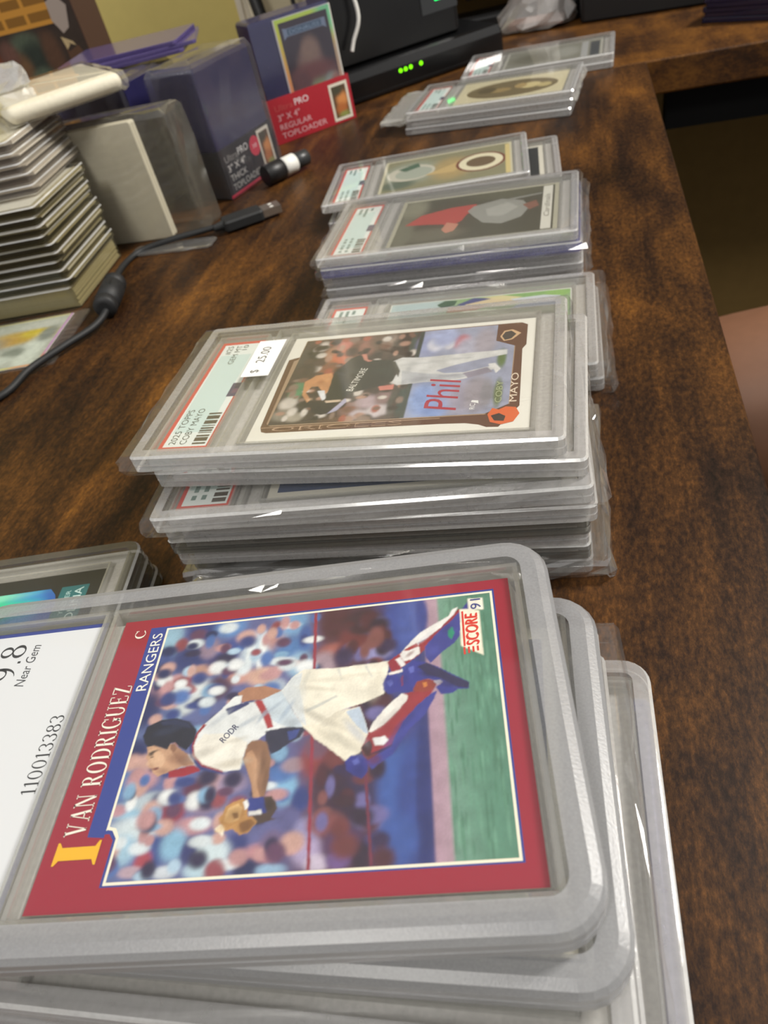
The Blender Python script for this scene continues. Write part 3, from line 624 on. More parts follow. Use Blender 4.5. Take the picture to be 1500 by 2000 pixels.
def score_face():
    b = MB()
    b.rect(0, 0, 88.9, 63.5, '981a33')
    b.poly([(7.0, 60.9), (7.6, 12.9), (12.8, 12.4), (12.8, 3.9), (85.6, 3.9), (85.6, 60.9)], '2c3f92')
    b.poly([(11.0, 60.4), (11.0, 13.9), (12.4, 13.7), (13.2, 12.4), (13.4, 4.2), (85.2, 4.2), (85.2, 60.4)], 'f3ecd8')

    def base(X, Y):
        stops = [(0, '566a9c'), (44, '5f5f92'), (50, '5a3a4c'), (58, '4a2c40'), (62, '40386c'), (66, '35478e'), (69.5, '2d3676'),
                 (70.6, '3a3c76'), (71.2, 'a98b9e'), (73.6, 'ad92a2'), (74.3, '6c9484'), (80, '598874'), (86, '4f7f6c')]
        xs = [s[0] for s in stops]
        cs = np.array([lin(s[1]) for s in stops])
        return np.stack([np.interp(X + 0.02 * (Y - 30), xs, cs[:, k]) for k in range(3)], -1)
    rc = random.Random(21)
    crowd = [(rc.uniform(12, 47), rc.uniform(5, 59), rc.uniform(.9, 2.2), rc.uniform(.8, 1.9), rc.choice(['1f2858', '31407e', '2a2448', '7fa8cc', 'a9c4dc', 'd4dee6', 'b98c90', 'c49c94', '8a4450', '5a3858', '4a6cac', 'e0e4e8'])) for _ in range(190)]
    crowd += [(rc.uniform(51, 63), rc.uniform(5, 59), rc.uniform(.8, 2.4), rc.uniform(.8, 2.6), rc.choice(['2c1c34', '4a2432', '6a3438', '7a4a4c', '33244a', '6a649c', '3a2030'])) for _ in range(70)]
    rng = random.Random(4)
    streaks = [(rng.uniform(74.5, 84), rng.uniform(6, 58), rng.uniform(.12, .3), rng.uniform(1, 3.2), rng.choice(['47745f', '6c9c86', '4c7d66', '649680']), .6) for _ in range(150)]
    poles = [('8e2f44', [(46.0, 59.8), (46.7, 59.8), (50.4, 4.8), (49.8, 4.8)]), ('6e2c44', [(58.0, 30.0), (58.5, 30.0), (61.0, 4.8), (60.5, 4.8)])]
    b.picture(11.5, 4.7, 84.7, 59.9, 320, 240, base, SCORE_SOFT + crowd + streaks, poles + SCORE_POLY, SCORE_SHADE, grain=0.06, mottle=0.13, seed=5)
    b.poly([(11.4, 4.6), (13.9, 4.6), (13.9, 12.6), (12.9, 14.2), (11.4, 14.6)], 'f3ecd8')
    b.poly([(11.2, 4.1), (13.4, 4.1), (13.4, 12.3), (12.3, 13.8), (11.2, 14.0)], '2c3f92')
    b.poly([(11.0, 3.8), (12.9, 3.8), (12.9, 12.0), (11.9, 13.2), (11.0, 13.2)], '981a33')
    # emblem lettering
    for off in (0, .14, .28):
        b.text('SCORE', 81.5 + off * .6, 46.7 + off, 2.7, 'd8372e', length=7.9)
    for k in range(4):
        b.rect(78.3 + k * .9, 44.6 + .2 * k, 78.7 + k * .9, 46.4, 'd8372e')
    b.rect(78.4, 46.6, 78.8, 55.6, 'd8372e')
    b.text('91', 82.6, 55.9, 2.3, '2c3a86', length=2.7)
    b.text('RODR', 30.6, 29.6, 1.5, '2a2e5a', d=(0.62, 0.78), length=4.2)
    # name bar
    b.text('RANGERS', 10.4, 43.8, 2.5, 'f4f2ec', length=15.2)
    b.text('VAN RODRIGUEZ', 6.9, 13.2, 4.1, 'f6efe2', length=32.2, serif=True)
    b.rect(3.0, 8.9, 10.3, 11.2, 'efb51e')
    b.poly([(2.3, 8.0), (2.7, 8.0), (3.3, 8.8), (3.3, 11.3), (2.7, 12.1), (2.3, 12.1)], 'efb51e')
    b.poly([(10.8, 7.9), (10.4, 7.9), (9.9, 8.8), (9.9, 11.3), (10.4, 12.2), (10.8, 12.2)], 'efb51e')
    b.text('C', 6.0, 58.0, 2.5, 'f6efe2', length=2.4, serif=True)
    return shifted(b)


def mayo_face():
    b = MB()
    b.rect(0, 0, 88.9, 63.5, 'f1efe6')
    b.poly([(3.2, 49.4), (1.2, 48.6), (1.2, 46.6), (3.0, 8.0), (4.0, 5.6), (6.0, 4.9), (62, 4.9), (70, 4.6), (74, 3.6), (76.5, 2.2), (80, 2.0), (85.6, 12), (85.0, 44), (86.2, 46.5), (86.2, 59.5), (84, 61.2), (5.2, 61.2), (5.0, 50.0)], '5f3a24')
    b.frame(3.0, 7.6, 62.0, 7.9, 0.12, 'c9a98a')
    b.poly([(4.9, 60.9), (4.9, 48.6), (3.4, 47.5), (4.6, 9.8), (6.2, 8.4), (75.5, 8.4), (82.6, 13.0), (82.6, 46.0), (76.0, 50.2), (76.0, 58.4), (84.0, 60.9)], 'a98e74')
    rm = random.Random(22)
    spots = [(rm.uniform(6, 48), rm.uniform(9, 60), rm.uniform(.8, 2.0), rm.uniform(.8, 2.4), rm.choice(['1c1817', '2e2622', '4a3a34', '7a5a4c', 'b08a78', 'd8d0c8', 'a85c48', '8a7468'])) for _ in range(130)]
    def base(X, Y):
        return np.where((X < 49.3)[..., None], np.array(lin('3c302b')), np.array(lin('9aa0b8')))
    wall = [('33413c', [(48.6, 60.6), (50.2, 60.6), (50.6, 9.0), (49.0, 9.0)])]
    b.soft(75.9, 13.2, 82.3, 49.4, 8, 40, '7a7f66', [], grain=0.12)
    b.picture(5.2, 8.9, 82.3, 60.7, 250, 170, base, MAYO_SOFT + spots, wall + MAYO_POLY, MAYO_SHADE, grain=0.07, mottle=0.15, seed=6)
    b.poly([(76.0, 60.8), (76.0, 50.2), (82.4, 46.2), (82.4, 60.8)], '5f3a24')
    b.poly([(75.4, 8.8), (82.4, 13.2), (82.4, 8.8)], '5f3a24')
    b.text('BALTIMORE', 30.4, 25.6, 2.6, 'e8e6dc', d=(0.2, 0.98), length=13.6)
    b.text('Phil', 66.5, 11.4, 11.0, 'b02c40', length=16.0, shear=0.25)
    b.text('RC', 72.2, 11.4, 1.7, 'f2f2f2', length=3.0)
    b.poly([(72.6, 14.6), (73.2, 14.2), (73.0, 15.8), (71.0, 16.2), (70.8, 15.2)], 'f2f2f2')
    b.text('COBY', 80.0, 14.2, 2.1, 'a9b48c', length=11.5)
    b.text('MAYO', 84.6, 14.2, 2.4, 'f0ddc6', length=15.5)
    # team name in open letters along the border
    b.text('ORIOLES', 7.4, 10.2, 2.2, 'c2a184', d=(1, 0), length=43)
    b.z -= 0.0
    b.text('ORIOLES', 8.2, 10.4, 1.6, '6a452e', d=(1, 0), length=42)
    b.v = [(x, y - 4.6 if (6 < x < 53 and 10.1 < y < 12.6 and z > b.z - 0.0075) else y, z) for x, y, z in b.v]
    # home-plate badge and a plain orange cap emblem
    b.poly([(77.2, 52.6), (78.6, 49.6), (81.4, 50.2), (84.2, 54.0), (81.2, 56.8), (78.4, 56.2)], 'd9b48a')
    b.poly([(77.8, 52.8), (78.9, 50.2), (81.0, 50.8), (82.6, 53.6), (80.8, 56.0), (78.8, 55.4)], '39342e')
    b.poly([(76.4, 8.2), (77.4, 4.4), (80.6, 3.0), (84.2, 4.2), (85.8, 8.0), (84.6, 11.2), (81.6, 11.8), (79.6, 10.4), (77.6, 11.4)], 'e0662c')
    b.poly([(77.4, 7.6), (78.6, 5.0), (81.4, 4.6), (81.8, 7.0), (79.8, 8.6)], '2b1d18')
    return shifted(b)


def soft_face(base, blobs, border=None, w=2.4, extra=None, grain=0.06, n=(56, 40), seed=2):
    b = MB()
    b.rect(0, 0, 88.9, 63.5, border or base)
    b.soft(w, w, 88.9 - w, 63.5 - w, n[0], n[1], base, blobs, grain, seed)
    if extra:
        extra(b)
    return shifted(b)


def red_player_face():
    def extra(b):
        b.poly([(6, 28), (14, 40), (30, 46), (44, 47), (46, 40), (40, 34), (38, 26), (32, 20), (28, 24), (20, 26)], 'b8453c')
        b.poly([(30, 26), (37, 22), (35, 14), (31, 12), (28, 17)], 'c98a72')
        b.poly([(43, 44), (58, 50), (70, 44), (74, 34), (70, 22), (60, 16), (50, 20), (44, 30), (40, 38)], '9a9a94')
        b.poly([(50, 38), (62, 44), (68, 36), (60, 26), (52, 28)], 'aeaea8')
        b.poly([(62, 46), (80, 50), (80, 52), (62, 49)], '8f8f88')
        b.poly([(70, 38), (77, 42), (79, 34), (74, 30)], '8a5a48')
        b.rect(80.5, 3.0, 85.6, 60.5, 'e4e2d8')
        b.text('Cardinals', 84.4, 18, 3.0, '6a665c', length=30, shear=0.2)
    return soft_face('4a4634', [(20, 12, 20, 8, '6a6654'), (60, 56, 20, 6, '5c5a44'), (8, 50, 8, 14, '8a8874'), (6, 20, 6, 20, '757360')], 'b9b6a2', 2.2, extra)


def letter_o_face():
    def extra(b):
        b.ellipse(20, 34, 17, 15, 'c9c6b8'); b.ellipse(22, 33, 13, 11, 'a9b0a4')
        b.poly([(30, 24), (52, 40), (56, 30), (50, 22)], 'c8ae7a')
        b.ellipse(68, 33, 17, 18, '7a4436'); b.ellipse(68, 33, 15, 16, 'e9e2c4'); b.ellipse(68, 33, 10, 9.5, '6e5a42')
        b.rect(84.4, 3, 87.5, 60, 'd6c48a')
        b.poly([(10, 44), (24, 52), (26, 44), (16, 38)], '4f6a58')
    return soft_face('8d8a6e', [(20, 34, 20, 20, '9aa294'), (48, 30, 14, 20, 'b09a6c'), (12, 14, 12, 8, '5f6c5e')], 'cfcab0', 2.0, extra)


def oval_face():
    def extra(b):
        b.ellipse(45, 32, 40, 25, 'e0d6b4', 30); b.ellipse(45, 32, 38, 23, '77694a', 30)
        for u, v, a, c, k in ((60, 34, 9, 8, 'd8c894'), (72, 30, 6, 6, 'c8b884'), (36, 30, 9, 6, 'a08a5c'), (24, 34, 8, 8, '5f5236'), (52, 36, 5, 7, 'b29a68')):
            b.ellipse(u, v, a, c, k)
    return soft_face('d8cfae', [], 'd8cfae', 2.0, extra)


def grey_face():
    def extra(b):
        b.rect(78, 6, 86, 56, '4a4d52')
        b.rect(70, 4, 76, 60, 'b0b1b2')
    return soft_face('8b8a80', [(30, 30, 24, 18, '6f6d60'), (56, 34, 12, 18, 'a3a39c')], 'b9b8b0', 2.0, extra)


def green_field_face():
    def extra(b):
        b.poly([(24, 59), (28, 62.6), (34, 61.5), (33, 57), (27, 55)], '2c5a4a')
        b.poly([(34, 57), (42, 62.6), (50, 61), (66, 57), (58, 53), (44, 53)], '3c4a86')
        b.poly([(38, 56.5), (52, 60.5), (64, 58), (70, 55), (56, 52), (46, 53)], 'd8c6a4')
        b.poly([(46, 62), (56, 62.5), (66, 59), (60, 57)], 'd8d0a0')
        b.poly([(60, 58), (76, 59), (84, 57), (80, 53), (64, 54)], 'cfd6e0')
        b.poly([(30, 55), (40, 56), (50, 54), (44, 50), (30, 50)], 'b47a5c')
        b.poly([(64, 52), (84, 54), (84, 48), (60, 48)], '8b9cc0')
    return soft_face('8fae84', [(12, 58, 18, 14, 'b9ced2'), (66, 61, 28, 3.4, '7fae68'), (60, 20, 30, 16, '7c9a70'), (30, 20, 20, 16, 'b0a890'), (82, 60, 6, 4, '8ab864')], 'dfe2dc', 0.7, extra, n=(70, 60))


def teal_star_face():
    """Black-bordered card with a foil picture and a teal name bar at its foot."""
    b = MB()
    b.rect(0, 0, 88.9, 63.5, '15171c')
    rng = np.random.RandomState(5)

    def base(X, Y):
        t = (X * 0.6 + Y * 0.9) / 40.0
        stripes = 0.75 + 0.25 * np.sin((X * 0.55 - Y * 0.8) * 1.1)
        r = 0.10 + 0.10 * np.sin(t * 5)
        g = 0.55 + 0.30 * np.sin(t * 3.0 + 0.5)
        bl = 0.42 + 0.34 * np.sin(t * 2.1 + 2.6)
        return np.clip(np.stack([r * stripes, g * stripes, bl * stripes], -1), 0, 1)
    b.soft(5, 4, 74, 57, 60, 46, base, [(70, 46, 7, 14, '2450b8'), (61, 50, 8, 10, '2f8ad8'), (40, 50, 26, 5, '2fd69a'), (30, 56, 30, 2.5, '8fecc4'), (20, 46, 26, 2, '9ff0d0')], 0.03)
    for pts in ([(69, 58), (75, 58), (75, 48), (72.5, 54)], [(69, 3), (75, 3), (75, 13), (72.5, 7)]):
        b.poly(pts, '15171c')
    b.rect(74.2, 4, 84.6, 57, '1f6f74')
    b.text('YADIER', 78.4, 44, 1.8, 'bfe0de', length=11)
    b.text('MOLINA', 82.8, 37, 3.2, 'd4efec', length=19)
    return shifted(b)


def plain_face(c1, c2):
    return soft_face(c1, [(30, 30, 20, 16, c2), (60, 24, 16, 18, c2)], 'dcd8cc', 3.0, n=(16, 12))


def psa_label(lines=True, mayo=False):
    b = MB()
    b.rect(-9.4, -33.4, 9.4, 33.4, 'd8493f')
    b.rect(-7.9, -31.6, 7.9, 31.6, 'f2faf8')
    b.rect(-7.2, -24, 5.4, 24, 'd6ecea')
    rng = random.Random(8)
    if mayo:
        b.text('2025 TOPPS', -3.9, -30.4, 2.6, '22332f', length=19.4)
        b.text('COBY MAYO', 0.0, -30.4, 2.6, '22332f', length=19.8)
        b.text('#25', -3.9, 24.6, 2.4, '22332f', length=6.0)
        b.text('GEM MT', -0.2, 17.6, 2.4, '22332f', length=13.0)
        b.text('10', 2.4, 27.2, 2.2, '22332f', length=3.6)
    elif lines:
        for k, u in enumerate((-5.4, -1.8)):
            for q in range(5):
                b.rect(u, -29 + q * 3.8, u + 1.7, -29 + q * 3.8 + rng.uniform(2, 3.2), '7d9690', lift=(q == 0))
        for u, v in ((-5.4, 22), (-2, 18), (1.4, 26)):
            b.rect(u, v, u + 1.7, 30, '7d9690')
    v = -30.6
    while v < -13.5:
        w = rng.choice((.5, .9, 1.5, 2.0))
        b.rect(2.4, v, 7.2, v + w, '4b4336', lift=False)
        v += w + rng.choice((.4, .7, 1.0))
    b.rect(5.0, -4.0, 9.8, 4.4, '4a4264')
    b.rect(6.2, -2.0, 9.0, 0.6, '6b4a66')
    return b


def near_gem_label():
    """White grading label with a blue border; u runs from the slab's outer end to the card."""
    b = MB()
    b.rect(-16.5, -32.5, 16.5, 32.5, '2b3f92')
    b.rect(-15.4, -31.4, 15.4, 31.4, 'dfe2e8')
    b.text('9', -3.0, 18.4, 6.4, '1b1d22', length=3.9, serif=True)
    b.text('.', -3.0, 23.0, 6.4, '1b1d22', length=0.9, serif=True)
    b.text('8', -3.0, 24.8, 6.4, '1b1d22', length=3.9, serif=True)
    b.text('Near Gem', 0.6, 16.6, 2.6, '2c2f36', length=11.4, shear=0.2)
    b.text('110013383', 14.2, -9.6, 3.2, '1b1d22', length=17.6, serif=True)
    return b


# ------------------------------------------------------------------ graded slabs
CACHE = {}


def cached(key, make, mats):
    if key not in CACHE:
        o = make().build(key, mats)
        CACHE[key] = o.data
        bpy.data.objects.remove(o)
    return CACHE[key]


def shell_mesh(style, t, rim, rimname):
    L, W, r = {'psa': (136.5, 81, 2.2), 'round': (138, 80, 9.0), 'round_narrow': (138, 76, 9.0), 'wide': (140, 84, 6.0), 'holder': (136, 84, 3.0)}[style]
    h = t / 2

    def make():
        b = MB()
        if style.startswith('round'):
            prof = [(8.2, -.8), (7.2, -h), (2.4, -h), (.8, -h + .7), (0, -h + 1.9), (0, -.35), (.5, -.2), (.5, .2), (0, .35), (0, h - 1.9), (.8, h - .7), (2.4, h), (5.6, h), (6.6, h - .9)]
            mats = [2, 1, 1, 1, 1, 1, 1, 1, 1, 1, 1, 1, 0]
        else:
            prof = [(4.4, (-.8 if style != 'holder' else -h + .5)), (3.9, -h), (.7, -h), (0, -h + .7), (0, -.3), (.45, -.15), (.45, .15), (0, .3), (0, h - .7), (.7, h), (3.9, h), (4.4, h - .5)]
            mats = [2, 1, 3, 1, 1, 1, 1, 1, 3, 1, 0]
        b.loft(L, W, r, prof, seg=6 if style != 'psa' else 3, mats=mats)
        return b
    return cached('shell_%s_%.1f_%s' % (style, t, rimname), make, [WINDOW, rim, FLOORP if style != 'holder' else rim, EDGE])


def ridge_mesh(style, t):
    def make():
        b = MB()
        z0, z1 = -t * 0.28, t * 0.28
        if style.startswith('round'):
            b.ring(16, 0, 93.5, 68.0, 1.0, z0, z1)
            b.ring(-49.5, 0, 34.6, 68.0, 0.8, z0, z1)
        else:
            b.ring(13.4, 0, 92.5, 67.0, .7, z0, z1)
            b.ring(13.4, 0, 105, 74.5, .6, z0, z1)
            b.ring(-52.7, 0, 21.0, 70.0, .6, z0, z1)
        return b
    return cached('ridge_%s_%.1f' % (style, t), make, [RIDGE])


def plate(L, W, t):
    def make():
        b = MB(); b.box(0, 0, 0, L, W, t); return b
    return cached('plate_%g_%g_%g' % (L, W, t), make, [CARDSTOCK])


def slab(label, group, x, y, z, yaw, t, face, face_key, style='psa', label_key='psa', rim=None, rimname='rim', cat='graded card', name='graded_card'):
    """z is the underside. Parts: shell, inner_frame, label (> label_print), card (> card_face)."""
    o = thing(name, label, cat, (x, y, z + t / 2), math.radians(yaw), group)
    if rim is None:
        rim, rimname = (FROST, 'frost') if style.startswith('round') else (RIM, 'rim')
    link('shell', shell_mesh(style, t, rim, rimname), o)
    link('inner_frame', ridge_mesh('round' if style.startswith('round') else 'psa', t), o)
    cx, lx = (16.0, -49.5) if style.startswith('round') else (13.4, -52.7)
    c = link('card', plate(88.9, 63.5, .5), o, (cx, 0, 0))
    link('card_face', cached(face_key, face, [PRINT]), c, (0, 0, 0.27))
    if label_key:
        if style == 'round':
            p = link('grade_label', plate(33, 65, .3), o, (lx, 0, 0))
            link('label_print', cached('near_gem', near_gem_label, [PRINT]), p, (0, 0, 0.17))
        else:
            p = link('grade_label', plate(18.8, 66.8, .3), o, (lx, 0, 0))
            link('label_print', cached(label_key, lambda: psa_label(True, label_key == 'psa_mayo'), [PRINT]), p, (0, 0, 0.17))
    return o


def sleeve(parent, L, W, t, dx, dy, seed, mat=None, jit=0.7, sub=9):
    """A loose poly bag around a slab, crinkled at its ends."""
    b = MB(); rng = random.Random(seed); h = t / 2
    b.loft(L, W, 1.0, [(1.6, -h - .1), (.2, -h + .6), (-.9, 0), (.2, h - .6), (1.6, h + .1)], seg=1, c=(dx, dy, 0), jitter=jit, rng=rng, sub=sub)
    o = b.build('poly_sleeve', mat or FILM, parent)
    return o


# ------------------------------------------------------------------ the setting
def structure(name, mb, mat, loc=None, rotz=0.0):
    o = mb.build(name, mat, None, loc, rotz)
    o['kind'] = 'structure'
    return o


b = MB(); b.box(0, 400, -745, 5000, 5000, 10)
CARPET = solid('olive_carpet', '2a2212', 0.95, spec=0.0, noise=0.2, nscale=260, bump=0.6)
structure('floor', b, CARPET)
WALLPAINT = solid('olive_wall_paint', 'd0c074', 0.8, noise=0.03, nscale=60)
b = MB(); b.box(-1310, 1150, 400, 1780, 40, 2300)
structure('wall_back', b, WALLPAINT, rotz=0.0)
b = MB(); b.box(-365, 1150, 400, 110, 40, 2300)
structure('wall_center', b, solid('cream_wall_paint', 'c9bfa0', 0.8, noise=0.03, nscale=60))
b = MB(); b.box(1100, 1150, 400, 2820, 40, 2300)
structure('wall_right', b, solid('shade_olive_wall_paint', '7d653c', 0.9, noise=0.05, nscale=60, spec=0.1))  # under-desk shade is put into this wall's base colour
b = MB(); b.box(-428, 1122, 400, 16, 18, 2300); b.box(-428, 1118, 400, 5, 24, 2300)
structure('trim_1', b, solid('cream_trim', 'd8d0bc', 0.6))

FRAMEBLACK = solid('black_powder_coat', '060606', 0.7, spec=0.15)
# desk: main top, return top, black frame and legs
desk = thing('desk', 'L-shaped desk with rustic brown wood top and black metal frame', 'desk', (0, 0, 0))
b = MB(); b.loft(1300, 1700, 2, [(1.2, -28), (0, -26.5), (0, -1.2), (1.0, 0)], seg=2, c=(59 - 650, 757.5 - 850, 0))
b.build('desk_top', WOOD, desk)
b = MB(); b.loft(2200, 365, 2, [(1.2, -28), (0, -26.5), (0, -1.2), (1.0, 0)], seg=2, c=(159, 758.6 + 182.5, 0))
b.build('return_top', WOOD2, desk)
for x, y, dx, dy in ((320, 800, 480, 30), (320, 1085, 480, 30), (-591, 720, 1240, 30), (-591, -60, 1240, 30)):
    b = MB(); b.box(x, y, -48, dx, dy, 38); b.build('frame_beam', FRAMEBLACK, desk)
for x, y in ((540, 800), (540, 1085), (-1190, 720), (-1190, -60), (30, -60)):
    b = MB(); b.box(x, y, -404, 32, 32, 672); b.build('desk_leg', FRAMEBLACK, desk)

# ------------------------------------------------------------------ stack of slabs under the catcher card (bottom to top)
G = 'graded cards stacked under the red-bordered catcher card'
F_PLAIN = [('plain_a', lambda: plain_face('2a2c30', '4a4438')), ('plain_b', lambda: plain_face('c9c0a8', '8a6a50')), ('plain_c', lambda: plain_face('3a4a70', '6a3a3a')),
           ('plain_d', lambda: plain_face('d0d8e0', '6a88b0'))]


def fp(k):
    return F_PLAIN[k % 4][1], F_PLAIN[k % 4][0]


f, k = fp(0)
for i, (nm, xx, yy, yw) in enumerate((('bottom one', -56, 62, 2.0), ('second up from the desk', -54, 61, 1.0), ('third up from the desk', -55, 61, 2.2))):
    f, k = fp(i)
    slab('clear slab, %s in the catcher card stack' % nm, G, xx, yy, 0.1 + i * 6.1, yw, 6.0, f, k)
f, k = fp(2)
slab('slab with a violet-tinted edge just under the wide pale slab, catcher card stack', G, -53.2, 58.5, 18.4, 1.4, 6.2, f, k, rim=BLUERIM, rimname='violet')
f, k = fp(3)
slab('wide rounded slab with pale blue card sticking out right of the catcher card stack', G, -55.6, 61.5, 24.7, 1.7, 8.0, f, k, style='wide')
f, k = fp(1)
slab('slab with cream card edge above the wide pale slab, catcher card stack', G, -62.4, 58.0, 32.8, 3.3, 6.4, f, k)
f, k = fp(0)
s = slab('slab in a loose poly bag, third from the top of the catcher card stack', G, -63.9, 60.5, 39.3, 3.2, 6.4, f, k)
sleeve(s, 142, 84, 6.4, 1.5, 0.0, 11)
f, k = fp(2)
slab('frosted rounded slab directly beneath the catcher card slab', G, -65.0, 64.0, 46.0, 4.1, 9.0, f, k, style='round_narrow', label_key=None)
slab('frosted rounded slab holding the red-bordered catcher card marked RANGERS', G, -71.1, 64.6, 55.7, 9.35, 8.6, score_face, 'score_face', style='round')

# ------------------------------------------------------------------ stack under the white-bordered batter card
G = 'graded cards stacked under the white-bordered batter card'
NAMES = ('bottom', 'second from the bottom', 'third from the bottom', 'fourth from the bottom', 'fifth from the bottom', 'third from the top', 'second from the top')
SPOTS = ((-67.5, 199, 2.0), (-68.0, 198.6, 1.8), (-69.5, 196, 3.4), (-68.8, 194, 3.0), (-66.8, 192.5, 3.0), (-68.5, 191.5, 4.2), (-66.8, 200.6, -0.6))
for i, (xx, yy, yw) in enumerate(SPOTS):
    f, k = fp((0, 0, 1, 0, 0, 2, 1)[i])
    nm = 'clear graded card slab, %s of the stack under the batter card' % NAMES[i]
    if i == 5:
        nm = 'slab whose red-edged label pokes out of the stack under the batter card'
    if i == 0:
        nm = 'bottom slab under the batter card, in a crinkled poly bag'
    s = slab(nm, G, xx, yy, 0.15 + i * 6.9, yw, 6.6, f, k, rim=DARKRIM if i in (1, 3) else None, rimname='smoky')
    if i == 0:
        sleeve(s, 147, 86, 7.0, 0.5, 0, 21, FILM2, 1.1, 7)
        for cx_, L_, sd in ((-38, 62, 71), (26, 44, 72)):
            b = MB(); b.loft(L_, 8, 2, [(2.0, -2.6), (0, -1.6), (.5, .6), (0, 2.6), (2, 4.0)], seg=2, c=(cx_, -45.5, 0), jitter=1.3, rng=random.Random(sd), sub=5)
            b.build('bag_tail', FILM2, s)
    if i in (1, 5):
        sleeve(s, 143, 84, 6.7, 0, 0, 22 + i)
s = slab('graded slab with white-bordered batter card and a $ 25.00 price sticker', G, -72.9, 201.0, 48.4, 0.0, 6.6, mayo_face, 'mayo_face', label_key='psa_mayo')
sleeve(s, 141, 83, 6.7, -1.6, -0.5, 31)
b = MB(); b.box(0, 0, 0, 10.6, 24.0, 0.15)
st = b.build('price_sticker', solid('sticker_paper', 'f4f4f2', 0.75), s, (-38.0, 14.6, 3.42))
b = MB()
b.text('$', 0.6, -9.8, 3.4, '34373a', length=1.9)
b.text('25.00', 0.9, -3.2, 3.6, '34373a', length=10.6)
b.build('price_print', PRINT, st, (0, 0, 0.08))

# ------------------------------------------------------------------ pair behind the batter stack
G = 'pair of graded cards behind the batter card stack'
f, k = fp(1)
s = slab('lower slab of the pair behind the batter card stack, in a poly bag', G, -60.0, 301, 0.15, 0.5, 6.6, f, k)
sleeve(s, 143, 84, 6.8, 1, 0, 41)
s = slab('slab with green outfield card, upper of the pair behind the batter stack', G, -62.0, 302.0, 7.0, 0.0, 6.6, green_field_face, 'green_field')
sleeve(s, 142, 84, 6.8, 1, 0, 42)

# ------------------------------------------------------------------ stack with the red-shirted player
G = 'graded cards stacked under the red-shirted player card'
for i, (xx, yy, yw) in enumerate(((-66.5, 399, -0.5), (-67, 398.5, 0.3), (-67.5, 399.5, -0.8), (-67, 398, -0.5))):
    f, k = fp((0, 0, 1, 2)[i])
    nm = ('bottom slab of the stack under the red-shirted player card', 'second slab up in the stack under the red-shirted player card',
          'middle slab of the stack under the red-shirted player card', 'violet-edged slab right beneath the red-shirted player card')[i]
    s = slab(nm, G, xx, yy, 0.15 + i * 5.6, yw, 5.5, f, k, rim=BLUERIM if i == 3 else (DARKRIM if i == 0 else None), rimname='violet' if i == 3 else 'smoky')
    if i in (1, 3):
        sleeve(s, 142, 84, 5.6, 0.5, 0, 50 + i)
s = slab('graded slab with red-shirted player card and white script strip', G, -68.5, 399.0, 22.6, -0.6, 5.5, red_player_face, 'red_player')
sleeve(s, 140, 83, 5.6, -0.6, 0, 55)

# ------------------------------------------------------------------ three behind it
G = 'graded cards just behind the red-shirted player stack'
f, k = fp(1)
slab('bottom slab of the three behind the red-shirted player stack', G, -97, 513, 0.15, 4.0, 5.5, f, k)
f, k = fp(0)
slab('slab slid out rightwards between two others behind the red-shirted player stack', G, -80, 517, 5.75, 3.0, 5.5, f, k)
slab('graded slab with tan card showing a big letter O', G, -100, 515, 11.35, 4.3, 5.5, letter_o_face, 'letter_o')

# ------------------------------------------------------------------ far stacks
G = 'graded cards in the far stack near the router'
for i, (xx, yy, yw) in enumerate(((-67.5, 686, -7.0), (-66.5, 688, -6.5))):
    f, k = fp(i)
    s = slab(('bottom slab of the far stack under the oval portrait card', 'middle slab of the far stack under the oval portrait card')[i], G, xx, yy, 0.15 + i * 5.7, yw, 5.6, f, k)
    if i == 1:
        sleeve(s, 162, 84, 4.0, -12.0, 8, 61, plastic('milky_bag', 0.45, 'd4d2cc', rough=.15, f0=.08), 1.6, 8)
slab('graded slab with sepia oval portrait card, top of the far stack', G, -66, 688.5, 11.55, -6.0, 5.6, oval_face, 'oval')
f, k = fp(1)
slab('lower slab of the farthest pair, beside the return edge of the desk', 'farthest pair of graded cards', -34.5, 801, 0.15, -3.0, 5.5, f, k)
slab('farthest slab with a grey card and dark end panel', 'farthest pair of graded cards', -34, 803, 5.75, -3.0, 5.5, grey_face, 'grey')

# ------------------------------------------------------------------ teal foil stack beside the catcher stack
G = 'small stack of slabs at the near edge with a teal card'
for i in range(2):
    f, k = fp(0)
    slab(('bottom slab under the teal foil card', 'middle slab under the teal foil card')[i], G, -213.0 - i * .8, 108 - i * .5, 0.15 + i * 6.0, 10.2 + i * .3, 5.9, f, k, style='wide', rim=DARKRIM, rimname='smoky')
o = slab('slab with black-bordered teal foil card, top of the small near stack', G, -214.2, 107.5, 12.2, 10.5, 5.9, teal_star_face, 'teal_star', style='wide', rim=DARKRIM, rimname='smoky')

